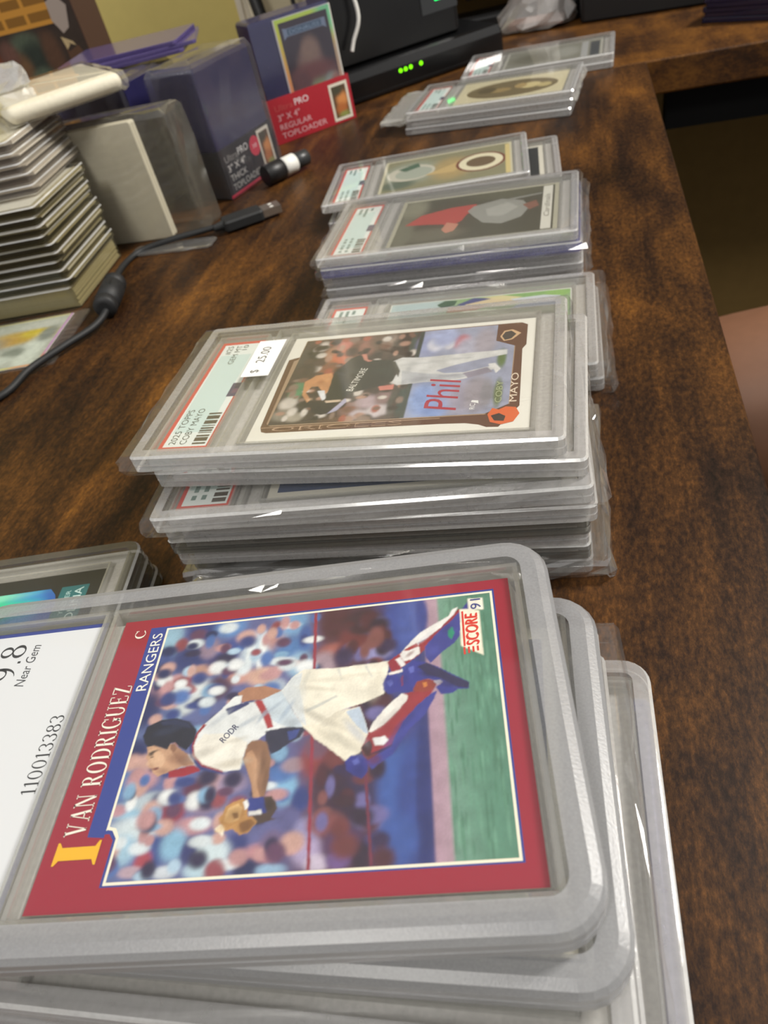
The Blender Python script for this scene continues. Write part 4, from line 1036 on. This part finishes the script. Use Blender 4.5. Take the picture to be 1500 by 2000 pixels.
# ------------------------------------------------------------------ tall stack of card holders at the edge of the frame
G = 'tall stack of card holders beside the sleeve pack'
ORD = ('bottom', 'second', 'third', 'fourth', 'fifth', 'sixth', 'seventh', 'eighth', 'ninth', 'tenth', 'eleventh', 'twelfth', 'thirteenth', 'fourteenth', 'fifteenth', 'sixteenth')
OLIVE = plastic('shaded_olive_rim', 0.14, '7f7a60', tint='cfcab4', rough=0.12, f0=0.04)  # dark olive tone carries the shade of the stack's near faces
GREYRIM = plastic('grey_rim', 0.18, 'b4aca4', tint='ece8e4', rough=0.12, f0=0.06)
rng = random.Random(3)
z = 0.1
for i in range(15):
    t = 15.0 if i == 0 else (5.6 if i < 10 else 6.0)
    if i < 10:
        xx, yy, yw = -388.5 + rng.uniform(-1.5, 1.5), 426 + rng.uniform(-1, 1), 7.0 + rng.uniform(-.6, .6)
    else:
        xx, yy, yw = -400 - (i - 10) * 1.6 + rng.uniform(-1, 1), 448 + (i - 10) * 1.0, 8.0 + rng.uniform(-2, 2)
    lab = 'thick clear box of cards at the bottom of the tall card stack' if i == 0 else 'clear card holder, %s from the desk in the tall card stack' % ORD[i]
    if i == 14:
        lab = 'topmost clear card holder of the tall card stack'
    o = thing('card_holder', lab, 'card holder', (xx, yy, z + t / 2), math.radians(yw), G)
    link('shell', shell_mesh('holder', t, OLIVE if i < 10 else GREYRIM, 'olive' if i < 10 else 'grey'), o)
    if i == 0:
        for q in range(14):
            link('card', plate(133, 77, .85), o, (0.5 + rng.uniform(-.6, .6), 0, -6.3 + q * .97))
    else:
        link('card', plate(134.2, 71, (2.2, 0.6, 1.5, 0.7, 1.9, 0.6, 0.8)[i % 7]), o, (0.6, 1.5, rng.uniform(-.8, .8)))
    z += t + 0.1

# single card lying in a clear holder in front of the tall stack
def flower_face():
    b = MB()
    n = 26
    b.poly([(0, 0), (86, 0), (88.9, 3), (88.9, 63.5), (0, 63.5)], 'c9c48a')
    b.soft(87.0, 4, 88.9, 63.5, 2, 40, 'b58ab4', [(88, 2, 3, 12, 'c8886a')])
    b.soft(0, 0, 86, 2.0, 40, 2, 'c4c47a', [(80, 1, 10, 4, 'd09a6a')])
    b.soft(1.8, 2, 86.8, 61.8, 70, 50, 'a9ae9e', [(60, 40, 26, 9, 'b89a3c'), (70, 44, 10, 6, 'c4b02c'), (48, 36, 14, 7, 'b4903c'), (30, 30, 22, 16, '8d8f80'), (76, 18, 8, 20, 'c4ccbc'), (64, 20, 8, 6, '7c8474'), (50, 12, 18, 6, 'c0c8b8'), (80, 40, 6, 10, '7e8478'), (70, 54, 16, 5, 'b8bcae')], 0.14)
    return shifted(b)


o = thing('card_in_holder', 'flat card with yellow and violet border in a clear holder before the tall stack', 'trading card', (-357.0, 347.5, 0.9), math.radians(9))
b = MB(); b.loft(104, 68, 2, [(.3, -.7), (0, -.5), (0, .5), (.3, .7)], seg=3, c=(3.5, 0, 0)); b.build('holder', FILM, o)
c = link('card', plate(88.9, 63.5, .5), o, (0, 0, 0)); link('card_face', cached('flower', flower_face, [PRINT]), c, (0, 0, 0.27))

# dark red card at the edge of the frame
o = thing('trading_card', 'dark red card with white corner at the far left on the bare wood', 'trading card', (-338, 232, 0.5), math.radians(14))
b = MB(); b.box(0, 0, 0, 88.9, 63.5, .5, color=lin('4a1a22')); b.build('card', PRINT, o)
b = MB(); b.rect(38, 24, 44.4, 31.6, 'f0eee8'); b.build('card_face', PRINT, o, (0, 0, 0.26))


# ------------------------------------------------------------------ packs of card supplies
def upright_print(mb, name, parent, mat, origin, xdir, w=None):
    """Place a flat print (x along xdir, y up) on a standing face."""
    o = mb.build(name, mat, parent)
    o.rotation_euler = (math.pi / 2, 0, xdir)
    o.location = [q * MM for q in origin]
    return o


def card_picture(b, x, y, w, h):
    b.rect(x, y, x + w, y + h, 'd8d2c0')
    b.soft(x + w * .12, y + h * .08, x + w * .88, y + h * .92, 8, 14, '5a4432', [(x + w * .6, y + h * .55, w * .3, h * .2, 'd08a50'), (x + w * .5, y + h * .3, w * .3, h * .16, 'b06a3c'), (x + w * .4, y + h * .8, w * .3, h * .14, '4a4838'), (x + w * .6, y + h * .14, w * .3, h * .08, '8a9050')])


# red-banded pack
RW, RH, RD = 79.0, 96.0, 36.0
red = thing('toploader_pack', 'pack of clear toploaders with a red paper band reading REGULAR TOPLOADER', 'toploader pack', (-266, 688.5, 0.2), math.atan2(50.5, 63.4))
for i in range(13):
    b = MB(); b.loft(76, 95, 3, [(.15, 0), (0, .3), (0, 2.1), (.15, 2.4)], seg=4)
    o = b.build('toploader', VIOLET, red)
    o.rotation_euler = (math.pi / 2, 0, 0)
    o.location = (RW / 2 * MM, (5.6 + i * 2.5) * MM, 47.7 * MM)
RED = solid('red_paper', 'a5202c', 0.5); DKRED = RED
b = MB()
b.box(RW / 2 + 1, 0.6, 18.5, RW + 4, 0.6, 37); b.box(-0.8, RD / 2 + .6, 18.5, 0.6, RD, 37); b.box(RW + 2.8, RD / 2 + .6, 18.5, 0.6, RD, 37); b.box(RW / 2 + 1, RD + .6, 18.5, RW + 4, 0.6, 37)
band = b.build('paper_band', RED, red)
b = MB()
b.text('Ultra', 5, 26.5, 5.0, 'b8504e', d=(1, 0), length=18); b.text('PRO', 25, 27.0, 5.4, 'eadfe0', d=(1, 0), length=14)
b.text('3" X 4"', 6, 18.5, 5.2, 'd8a8ac', d=(1, 0), length=22)
b.text('REGULAR', 6, 11.0, 4.8, 'd8a8ac', d=(1, 0), length=32)
b.text('TOPLOADER', 6, 3.8, 4.8, 'd8a8ac', d=(1, 0), length=46)
card_picture(b, 60, 2, 19, 31)
upright_print(b, 'band_print', band, PRINT, (0, 0.2, 0), 0)
b = MB()


def rainbow(X, Y):
    t = np.clip(Y / 90.0, 0, 1)
    xs = [0, .2, .45, .75, 1]
    cs = np.array([lin(c) for c in ('ffa888', 'ffa060', 'f6c052', 'd8e640', '90e870')])
    g = np.stack([np.interp(t, xs, cs[:, k]) for k in range(3)], -1)
    return g


b.soft(0, 0, 53, 74, 6, 30, rainbow, [(52, 72, 12, 20, '7fd890'), (52, 30, 4, 20, 'b8a888')])
b.soft(3.0, 0, 50, 71, 34, 44, '33261f', [(25, 36, 12, 12, '8a6a52'), (27, 46, 9, 10, '8f7358'), (26, 28, 22, 9, '7a4a3c'), (30, 12, 14, 10, '8fa068'), (42, 16, 8, 8, '9aa890'), (8, 6, 10, 12, 'd4744c'), (46, 8, 6, 14, 'b05a3c'), (14, 22, 8, 10, '6a4438'), (10, 58, 10, 10, '3a2e28')], 0.08)
b.poly([(6, 58), (9, 60), (44, 60), (47, 58), (47, 66), (44, 66), (9, 66), (6, 67)], '7f8f98')
b.poly([(10, 60.6), (43, 60.6), (43, 65.4), (10, 65.4)], '46606c')
b.text('DONRUSS', 12, 61.4, 3.0, '8fa4ac', d=(1, 0), length=29)
cardp = MB(); cardp.box(26.5, 0, 37, 55, .5, 75); hc = cardp.build('holo_card', CARDSTOCK, red, (25, 2.5, 18))
upright_print(b, 'card_face', hc, HOLO, (0, -0.3, 0), 0)
b = MB(); b.box(RW / 2, 0, 47.5, 77, .4, 95); b.build('front_toploader', plastic('front_toploader_film', 0.05, 'a8acc4', tint='f6f6fc', rough=.08, f0=.02), red, (0, 1.3, .1))

# black-banded pack
bl = thing('toploader_pack', 'pack of violet toploaders with a black paper band reading THICK TOPLOADER', 'toploader pack', (-267, 560.5, 0.2), math.atan2(67, 19.5))
BW, BH, BD = 73.0, 92.0, 44.0
for i in range(10):
    b = MB(); b.loft(72, 92, 3, [(.2, 0), (0, .4), (0, 3.5), (.2, 3.9)], seg=4)
    o = b.build('toploader', VIOLET, bl)
    o.rotation_euler = (math.pi / 2, 0, 0)
    o.location = (BW / 2 * MM, (5.0 + i * 4.05) * MM, 46.2 * MM)
BLKPAPER = solid('black_paper', '141312', 0.45)
b = MB()
b.box(BW / 2, 0.4, 18, BW + 2, 0.6, 36); b.box(-1.0, BD / 2 + .4, 18, 0.6, BD, 36); b.box(BW / 2, BD + .4, 18, BW + 2, 0.6, 36); b.box(BW + 1, BD / 2 + .4, 18, .6, BD, 36)
band = b.build('paper_band', BLKPAPER, bl)
b = MB()
b.rect(0, 0.2, BW - 4, 2.4, 'b0203a')
b.text('Ultra', 5, 25.5, 5.0, '8f8c86', d=(1, 0), length=17); b.text('PRO', 23, 26, 5.4, 'e8e6e0', d=(1, 0), length=14)
b.text('3" X 4"', 6, 18.4, 5.0, 'dcd8d0', d=(1, 0), length=24)
b.text('THICK', 6, 11.2, 4.8, 'c8c4bc', d=(1, 0), length=22)
b.text('TOPLOADER', 6, 4.4, 4.8, 'b8b4ac', d=(1, 0), length=40)
b.ellipse(46, 25, 7, 7.4, 'c83448'); b.text('10', 43.6, 23.6, 3.4, 'f0d8d8', d=(1, 0), length=5)
card_picture(b, 52, 3, 17, 31)
upright_print(b, 'band_print', band, PRINT, (0, 0.0, 0), 0)
b = MB(); rng = random.Random(6)
b.loft(BW + 5, BD + 6, 3, [(1.5, .3), (0, 2), (0, 60), (.3, 90), (4, 95), (12, 96.5)], seg=3, c=(BW / 2, BD / 2, 0), jitter=.7, rng=rng, sub=14)
b.build('film_wrap', WRAP, bl)

# second violet pack behind the white sleeves
vp = thing('toploader_pack', 'film-wrapped block of dark violet toploaders behind the white sleeve pack', 'toploader pack', (-330, 566, 0.2), math.radians(82))
for i in range(12):
    b = MB(); b.loft(74, 90, 3, [(.2, 0), (0, .4), (0, 5.2), (.2, 5.6)], seg=4)
    o = b.build('toploader', VIOLET, vp)
    o.rotation_euler = (math.pi / 2, 0, 0)
    o.location = (38 * MM, (3 + 5.8 * i) * MM, 45.4 * MM)
b = MB()
b.loft(79, 76, 3, [(1.5, .2), (0, 2), (0, 60), (.3, 89), (4, 92.5), (12, 93.5)], seg=3, c=(38, 36, 0), jitter=.7, rng=rng, sub=14)
b.build('film_wrap', WRAP, vp)

# loose violet toploaders lying on top of that block
for i, (xx, yy, yw) in enumerate(((-358, 652, 14), (-352, 656, 20), (-362, 660, 10))):
    b = MB(); b.loft(102, 77, 3, [(.3, 0), (0, .3), (0, 2.4), (.3, 2.7)], seg=4)
    o = b.build('toploader', plastic('pale_violet_toploader', 0.8, '6c5e98', tint='9c8cc0', rough=.12), None, (xx, yy, 94.6 + i * 2.85), math.radians(yw))
    tag(o, ('lowest of the loose violet toploaders on the film-wrapped block', 'middle one of the loose violet toploaders on the film-wrapped block', 'uppermost loose violet toploader on the film-wrapped block')[i], 'toploader', 'loose violet toploaders')

# white sleeve pack standing behind the tall stack
sp = thing('sleeve_pack', 'standing pack of white card sleeves in a clear bag behind the tall stack', 'sleeve pack', (-292, 496, 0.2), 0)
SLEEVE = solid('white_sleeves', 'e8e4d4', 0.7, noise=.05, nscale=120)
for i in range(2):
    b = MB(); b.loft(72, 80, 1.5, [(.3, 0), (0, .4), (0, 3.4), (.3, 3.8)], seg=2)
    o = b.build('sleeve_bundle', SLEEVE, sp); o.rotation_euler = (math.pi / 2, 0, 0); o.location = (-36.5 * MM, (4 + i * 3.9) * MM, 40.2 * MM)
b = MB(); rng = random.Random(9)
b.loft(104, 32, 2, [(1, .2), (0, 3), (0, 30), (0, 60), (.3, 80), (3, 83), (6, 84)], seg=2, c=(-24, 14.5, 0), jitter=.9, rng=rng, sub=12)
b.build('clear_bag', plastic('sleeve_bag', 0.12, 'b4b2a8', tint='f2f0ea', rough=.1, f0=.06), sp)
b = MB(); b.loft(66, 17, 4, [(1, 0), (0, .4), (0, 1.4), (1, 1.8)], seg=3, c=(8, -20.5, 0), jitter=.3, rng=rng, sub=8)
b.build('bag_flap', FILM2, sp)

# cream sleeve pack lying across the top
def pillow(b, L, W, T, n=14, seg=10):
    """Flat pack with a rounded long front edge."""
    prof = []
    for k in range(seg + 1):
        t = -math.pi / 2 + math.pi * k / seg
        prof.append((T / 2 * (1 - math.cos(t)) * 1.0, T / 2 * math.sin(t) + T / 2))
    b.smooth = True
    b.loft(L, W, 5, prof, seg=4)


cp_ = thing('sleeve_pack', 'cream white pack of card sleeves lying slanted across the tall stack', 'sleeve pack', (-350, 512, 98.0), math.radians(43))
b = MB(); pillow(b, 78, 96, 11.0)
b.build('sleeve_bundle', solid('cream_sleeves', 'e6dfc8', .55), cp_)
b = MB(); rng = random.Random(12)
b.loft(84, 104, 3, [(4, -.1), (1, 1), (0, 6), (1, 10.4), (5, 11.6)], seg=2, jitter=.7, rng=rng, sub=10)
b.build('clear_bag', FILM, cp_)
b = MB(); rng = random.Random(14)
b.loft(26, 20, 5, [(3, 11.8), (0, 13), (-1, 18), (1, 24), (5, 27)], seg=3, c=(-22, 20, 0), jitter=1.6, rng=rng, sub=6)
b.build('bag_fold', plastic('bag_fold_film', 0.35, 'eeeeee', rough=.1, f0=.2), cp_)

# card box with an orange band at the back
bx = thing('card_box', 'brown retail card box with orange band and ballplayer picture by the wall', 'card box', (-482, 800, 0.2), math.radians(5))
b = MB(); b.box(-57, 28, 84, 114, 56, 168); b.build('carton', solid('brown_carton', '4a3428', .5), bx)
b = MB()
b.soft(-112, 0, -1, 168, 44, 56, '3a2f28', [(-66, 106, 16, 10, '55604f'), (-60, 92, 18, 16, '2e362f'), (-80, 84, 12, 16, '6e5238'), (-40, 92, 10, 24, '5a4030'), (-88, 100, 10, 12, '6a4a40'), (-60, 76, 12, 8, '55604f'), (-30, 70, 14, 12, '4a342a'), (-106, 84, 8, 30, '7a3e22'), (-30, 128, 24, 14, '2e2420')], .1)
b.rect(-112, 118, -26, 168, 'c98f3a')
for r in range(3):
    x = -106
    for w in (26, 22, 24):
        b.rect(x, 122 + r * 14, x + w, 130 + r * 14, '8a6024'); x += w + 4
b.poly([(-26, 136), (-14, 140), (-6, 130), (-12, 112), (-20, 108), (-27, 120)], 'a89a90')
for pts, c in (([(-24, 104), (-22, 92), (-10, 96), (-4, 84), (-6, 62), (-14, 54), (-20, 64), (-24, 80)], '5c4230'), ([(-25, 106), (-23, 94), (-18, 98), (-20, 100), (-12, 96), (-14, 100)], 'c0aa80'), ([(-22, 80), (-18, 66), (-15, 66), (-18, 82)], 'c0aa80'), ([(-15, 78), (-9, 84), (-8, 74), (-11, 76)], 'b8a27a'), ([(-16, 62), (-10, 58), (-8, 70), (-12, 70)], 'b09a6c')):
    b.poly(pts, c)
upright_print(b, 'box_print', bx, PRINT, (0, -0.3, 0), 0)
b = MB()
b.rect(-56, 2, 0, 166, '6a3a22')
for r in range(4):
    b.rect(-50 + r * 12, 20, -44 + r * 12, 100, 'b4762e')
o = b.build('side_print', PRINT, bx); o.rotation_euler = (math.pi / 2, 0, -math.pi / 2); o.location = (-114.4 * MM, 0, 0)

# ------------------------------------------------------------------ cable with USB plug and ferrite bead
def smooth_path(pts, n=8):
    out = []
    P = [Vector(p) for p in pts]
    for i in range(len(P) - 1):
        p0, p1, p2, p3 = P[max(i - 1, 0)], P[i], P[i + 1], P[min(i + 2, len(P) - 1)]
        for k in range(n):
            t = k / n
            out.append(0.5 * ((2 * p1) + (-p0 + p2) * t + (2 * p0 - 5 * p1 + 4 * p2 - p3) * t * t + (-p0 + 3 * p1 - 3 * p2 + p3) * t ** 3))
    out.append(P[-1])
    return [tuple(p) for p in out]


cb = thing('usb_cable', 'black USB cable with a ferrite bead curving across the wood', 'cable', (-285, 380, 0))
OX, OY = 285, -380
pth = smooth_path([(-340, 262, 2.2), (-311, 289, 2.2), (-306, 314, 3.6), (-295, 337, 4.2), (-286, 359, 4), (-286, 378, 6), (-300, 415, 6), (-311, 449, 3), (-309, 472, 2.4), (-289, 481, 4.2), (-265, 490, 4.4), (-248, 495, 4.8)])
b = MB(); b.smooth = True; b.tube([(x + OX, y + OY, z) for x, y, z in pth], 2.1, 10); b.build('cord', RUBBER, cb)
b = MB(); b.smooth = True
p0, p1 = Vector((-285.0, 373, 7.6)), Vector((-296.5, 412, 7.6)); d = (p1 - p0)
prof = [(0, 3.6), (.01, 6.4), (.05, 7.2), (.18, 7.2), (.19, 6.5), (.23, 6.5), (.24, 7.5), (.74, 7.5), (.75, 6.6), (.79, 6.6), (.80, 7.2), (.94, 7.2), (.985, 6.4), (1.0, 3.6)]
b.tube([tuple(p0 + d * t + Vector((OX, OY, 0))) for t, _ in prof], [r for _, r in prof], 18); fb = b.build('ferrite_bead', RUBBER, cb)
b = MB(); b.box(-290.2 + OX, 395 + OY, 13.9, 3.4, 7, 1.4, rot=math.radians(17)); b.build('latch', BLACK, fb)
plug = math.atan2(16.5, 26.0)
b = MB(); b.loft(30, 17, 2.5, [(1.2, -3.8), (0, -2.6), (0, 2.6), (1.2, 3.8)], seg=4); o = b.build('plug_grip', RUBBER, cb, (-236.5 + OX, 501.5 + OY, 5.0), plug)
b = MB(); b.tube([(-22, 0, 0), (-16, 0, 0), (-13, 0, 0)], [2.4, 3.4, 4.2], 12); b.build('strain_relief', RUBBER, cb, (-236.5 + OX, 501.5 + OY, 5.0), plug)
b = MB(); b.box(0.8, 0, 0, 15, 13, 5.0); sh = b.build('plug_shell', METAL, cb, (-219.2 + OX, 512.4 + OY, 5.0), plug)
for s_ in (-1, 1):
    b = MB(); b.box(2.0, s_ * 3.0, 2.55, 2.6, 2.4, 0.2); b.build('contact_hole', WHITE, sh)

# ------------------------------------------------------------------ small black tube with a white band
mk = thing('marker', 'short black marker with a white band lying by the black-banded pack', 'marker', (-234, 590, 8.2), math.atan2(23, 17))
for nm, x0, x1, r, m in (('body', -14, 4, 8.0, BLACK), ('band', 4, 17, 7.2, WHITE), ('cap', 17, 30, 6.2, solid('dark_grey_plastic', '2c2e2f', .4))):
    b = MB(); b.smooth = True; b.tube([(x0, 0, 0), (x0 + .8, 0, 0), (x1 - .8, 0, 0), (x1, 0, 0)], [r - .9, r, r, r - .9], 20); b.build(nm, m, mk)

# ------------------------------------------------------------------ router and the boxes behind
yaw = math.atan2(101.3, 137.7)
rt = thing('router', 'flat black router with a row of green lights', 'router', (-209.7, 783.8, 0.2), yaw)
b = MB(); b.loft(212, 84, 4, [(2, 0), (0, 2), (0, 20), (3, 27), (6, 28.5)], seg=4, c=(66, 42, 0)); body = b.build('case', BLACKGLOSS, rt)
for sx, sz in ((51.3, 0), (57.0, 0), (62.8, .3), (74.6, .5)):
    b = MB(); b.smooth = True; b.tube([(sx, -.3, 16.4 + sz), (sx, .4, 16.4 + sz)], 1.9, 14); b.build('led', LED, rt)
b = MB(); b.box(66, -.1, 4.5, 200, .5, .8); b.build('seam', BLACK, rt)
md = thing('modem', 'tall black modem standing on the router', 'modem', (-209.7, 783.8, 28.9), yaw)
b = MB(); b.loft(140, 56, 6, [(3, 0), (0, 3), (0, 130), (4, 140)], seg=4, c=(64, 46, 0)); b.build('case', BLACKGLOSS, md)
b = MB(); b.box(112, 17.6, 40, 40, .8, 34); p = b.build('front_panel', solid('dark_grey_panel', '2c2e30', .4), md)
b = MB(); b.box(112, 17.0, 34, 9, .5, 3.4); b.build('display', emit('green_display', '20ff70', 3.0), p)

b = MB(); b.loft(170, 90, 5, [(2, 0), (0, 2), (0, 54), (2, 56)], seg=3)
o = b.build('electronics_box', BLACK, None, (96, 985, 0.2), math.radians(-10))
tag(o, 'black box of electronics at the back of the desk beyond the farthest slab', 'electronics')
b = MB(); b.smooth = True; b.tube([(0, 0, 0), (0, 0, 3), (0, 0, 20), (0, 0, 26)], [13, 15, 15, 11], 20)
o = b.build('black_puck', BLACKGLOSS, None, (-2, 995, 0.2)); tag(o, 'small round black puck beside the crumpled clear bag', 'puck')
b = MB(); b.smooth = True; b.tube(smooth_path([(-120, 1010, 40), (-60, 1000, 52), (-10, 1010, 66), (30, 1040, 72)]), [7] * 25, 8)
o = b.build('cable_bundle', RUBBER, None); tag(o, 'thick black cable drooping behind the router', 'cable')
b = MB(); b.smooth = True; b.tube(smooth_path([(-418, 1110, 160), (-402, 1090, 90), (-388, 1075, 30), (-380, 1070, 8)]), [9] * 25, 8)
o = b.build('power_cord', BLACK, None); tag(o, 'black power cord hanging down the wall behind the red-banded pack', 'cable')
b = MB(); b.smooth = True; b.tube(smooth_path([(-352, 1110, 160), (-352, 1100, 90), (-350, 1090, 30), (-346, 1080, 8)]), [3] * 25, 8)
o = b.build('power_cord', BLACK, None); tag(o, 'thin black cord hanging on the wall right of the thick one', 'cable')
b = MB(); b.smooth = True; b.tube(smooth_path([(-196, 806, 130), (-200, 802, 100), (-197, 800, 70), (-205, 796, 52), (-208, 793, 44)]), [1.8] * 33, 8)
o = b.build('white_cord', WHITE, None); tag(o, 'white cord between the red-banded pack and the modem', 'cable')

# crumpled clear bag beyond the router
b = MB(); rng = random.Random(17)
prof = [(0, 34, 0), (0, 38, 5), (2, 33, 14), (4, 24, 26), (9, 15, 40), (12, 11, 56), (13, 13, 72), (13, 18, 84)]
n = 22; base = 0
for (ox, r, z) in prof:
    for k in range(n):
        t = 2 * math.pi * k / n; rr = r * (1 + rng.uniform(-.16, .16))
        b.v.append((ox + 1.25 * rr * math.cos(t), rr * .8 * math.sin(t), z + rng.uniform(-1.5, 1.5) * (z > 0)))
for q in range(len(prof) - 1):
    for k in range(n):
        a0, a1 = q * n + k, q * n + (k + 1) % n
        b.face((a0, a1, a1 + n, a0 + n))
b.face(list(range(n))[::-1])
cbag = thing('clear_bag', 'crumpled clear plastic bag twisted upright beyond the router', 'plastic bag', (-44, 985, 1.8), math.radians(-8))
b.build('film', plastic('bag_film', 0.42, 'd8d4d0', rough=.14, f0=.12), cbag)
b = MB(); b.loft(60, 34, 3, [(0, 2), (0, 7)], seg=3, c=(4, -4, 0)); b.build('card_inside', solid('pink_card', 'b89a92', .6), cbag)

# violet toploaders lying on the return desk
for i in range(5):
    b = MB(); b.loft(102, 77, 3, [(.3, 0), (0, .4), (0, 3.6), (.3, 4.0)], seg=4)
    o = b.build('toploader', plastic('dark_violet_toploader', 0.6, '2c2848', tint='6a64a0', rough=.12), None, (178 + (i % 2) * 2, 862 + (i % 3), 0.2 + i * 4.1), math.radians(-34 + i))
    tag(o, '%s dark violet toploader of the stack on the return desk' % ('bottom', 'second', 'middle', 'fourth', 'topmost')[i], 'toploader', 'dark violet toploaders on the return desk')


# ------------------------------------------------------------------ person seated at the desk: bare knee under the edge
def person():
    pts = [(520, 478, -162), (330, 488, -168), (180, 494, -176), (95, 498, -184), (30, 500, -200), (-8, 500, -252), (6, 490, -380), (20, 490, -520), (24, 490, -660), (0, 490, -700), (-110, 486, -712)]
    rad = [92, 88, 80, 74, 68, 62, 60, 56, 40, 38, 30]
    me = bpy.data.meshes.new('person')
    me.from_pydata([tuple(c * MM for c in p) for p in pts], [(i, i + 1) for i in range(len(pts) - 1)], [])
    o = bpy.data.objects.new('person', me); col.objects.link(o)
    sk = o.modifiers.new('skin', 'SKIN')
    for v, r in zip(me.skin_vertices[0].data, rad):
        v.radius = (r * MM, r * MM)
    me.skin_vertices[0].data[0].use_root = True
    sk.use_smooth_shade = True
    ss = o.modifiers.new('sub', 'SUBSURF'); ss.levels = 2; ss.render_levels = 2
    bpy.context.view_layer.update()
    ev = bpy.data.meshes.new_from_object(o.evaluated_get(bpy.context.evaluated_depsgraph_get()))
    o.modifiers.clear(); o.data = ev
    ev.materials.clear(); ev.materials.append(solid('skin', '74503a', .55, noise=.05, nscale=120))
    tag(o, 'seated person with a bare knee just below the edge of the desk', 'person')
    b = MB(); b.smooth = True
    b.tube([(560, 480, -158), (420, 486, -162), (300, 494, -168), (240, 497, -170), (236, 497, -170)], [112, 110, 106, 104, 98], 24)
    b.build('shorts', solid('dark_shorts', '22242a', .9, noise=.15, nscale=300), o)
    return o


person()


# dark monitor standing behind the router
mo = thing('monitor', 'black monitor standing behind the router and the crumpled bag', 'monitor', (-30, 1075, 0.2), math.radians(4))
b = MB(); b.loft(250, 60, 8, [(2, 0), (0, 2), (0, 8), (2, 10)], seg=4); b.build('base', BLACK, mo)
b = MB(); b.loft(520, 26, 5, [(2, 30), (0, 33), (0, 330), (2, 333)], seg=3); b.build('panel', BLACKGLOSS, mo)
b = MB(); b.box(0, 4, 60, 60, 14, 100); b.build('stand', BLACK, mo)
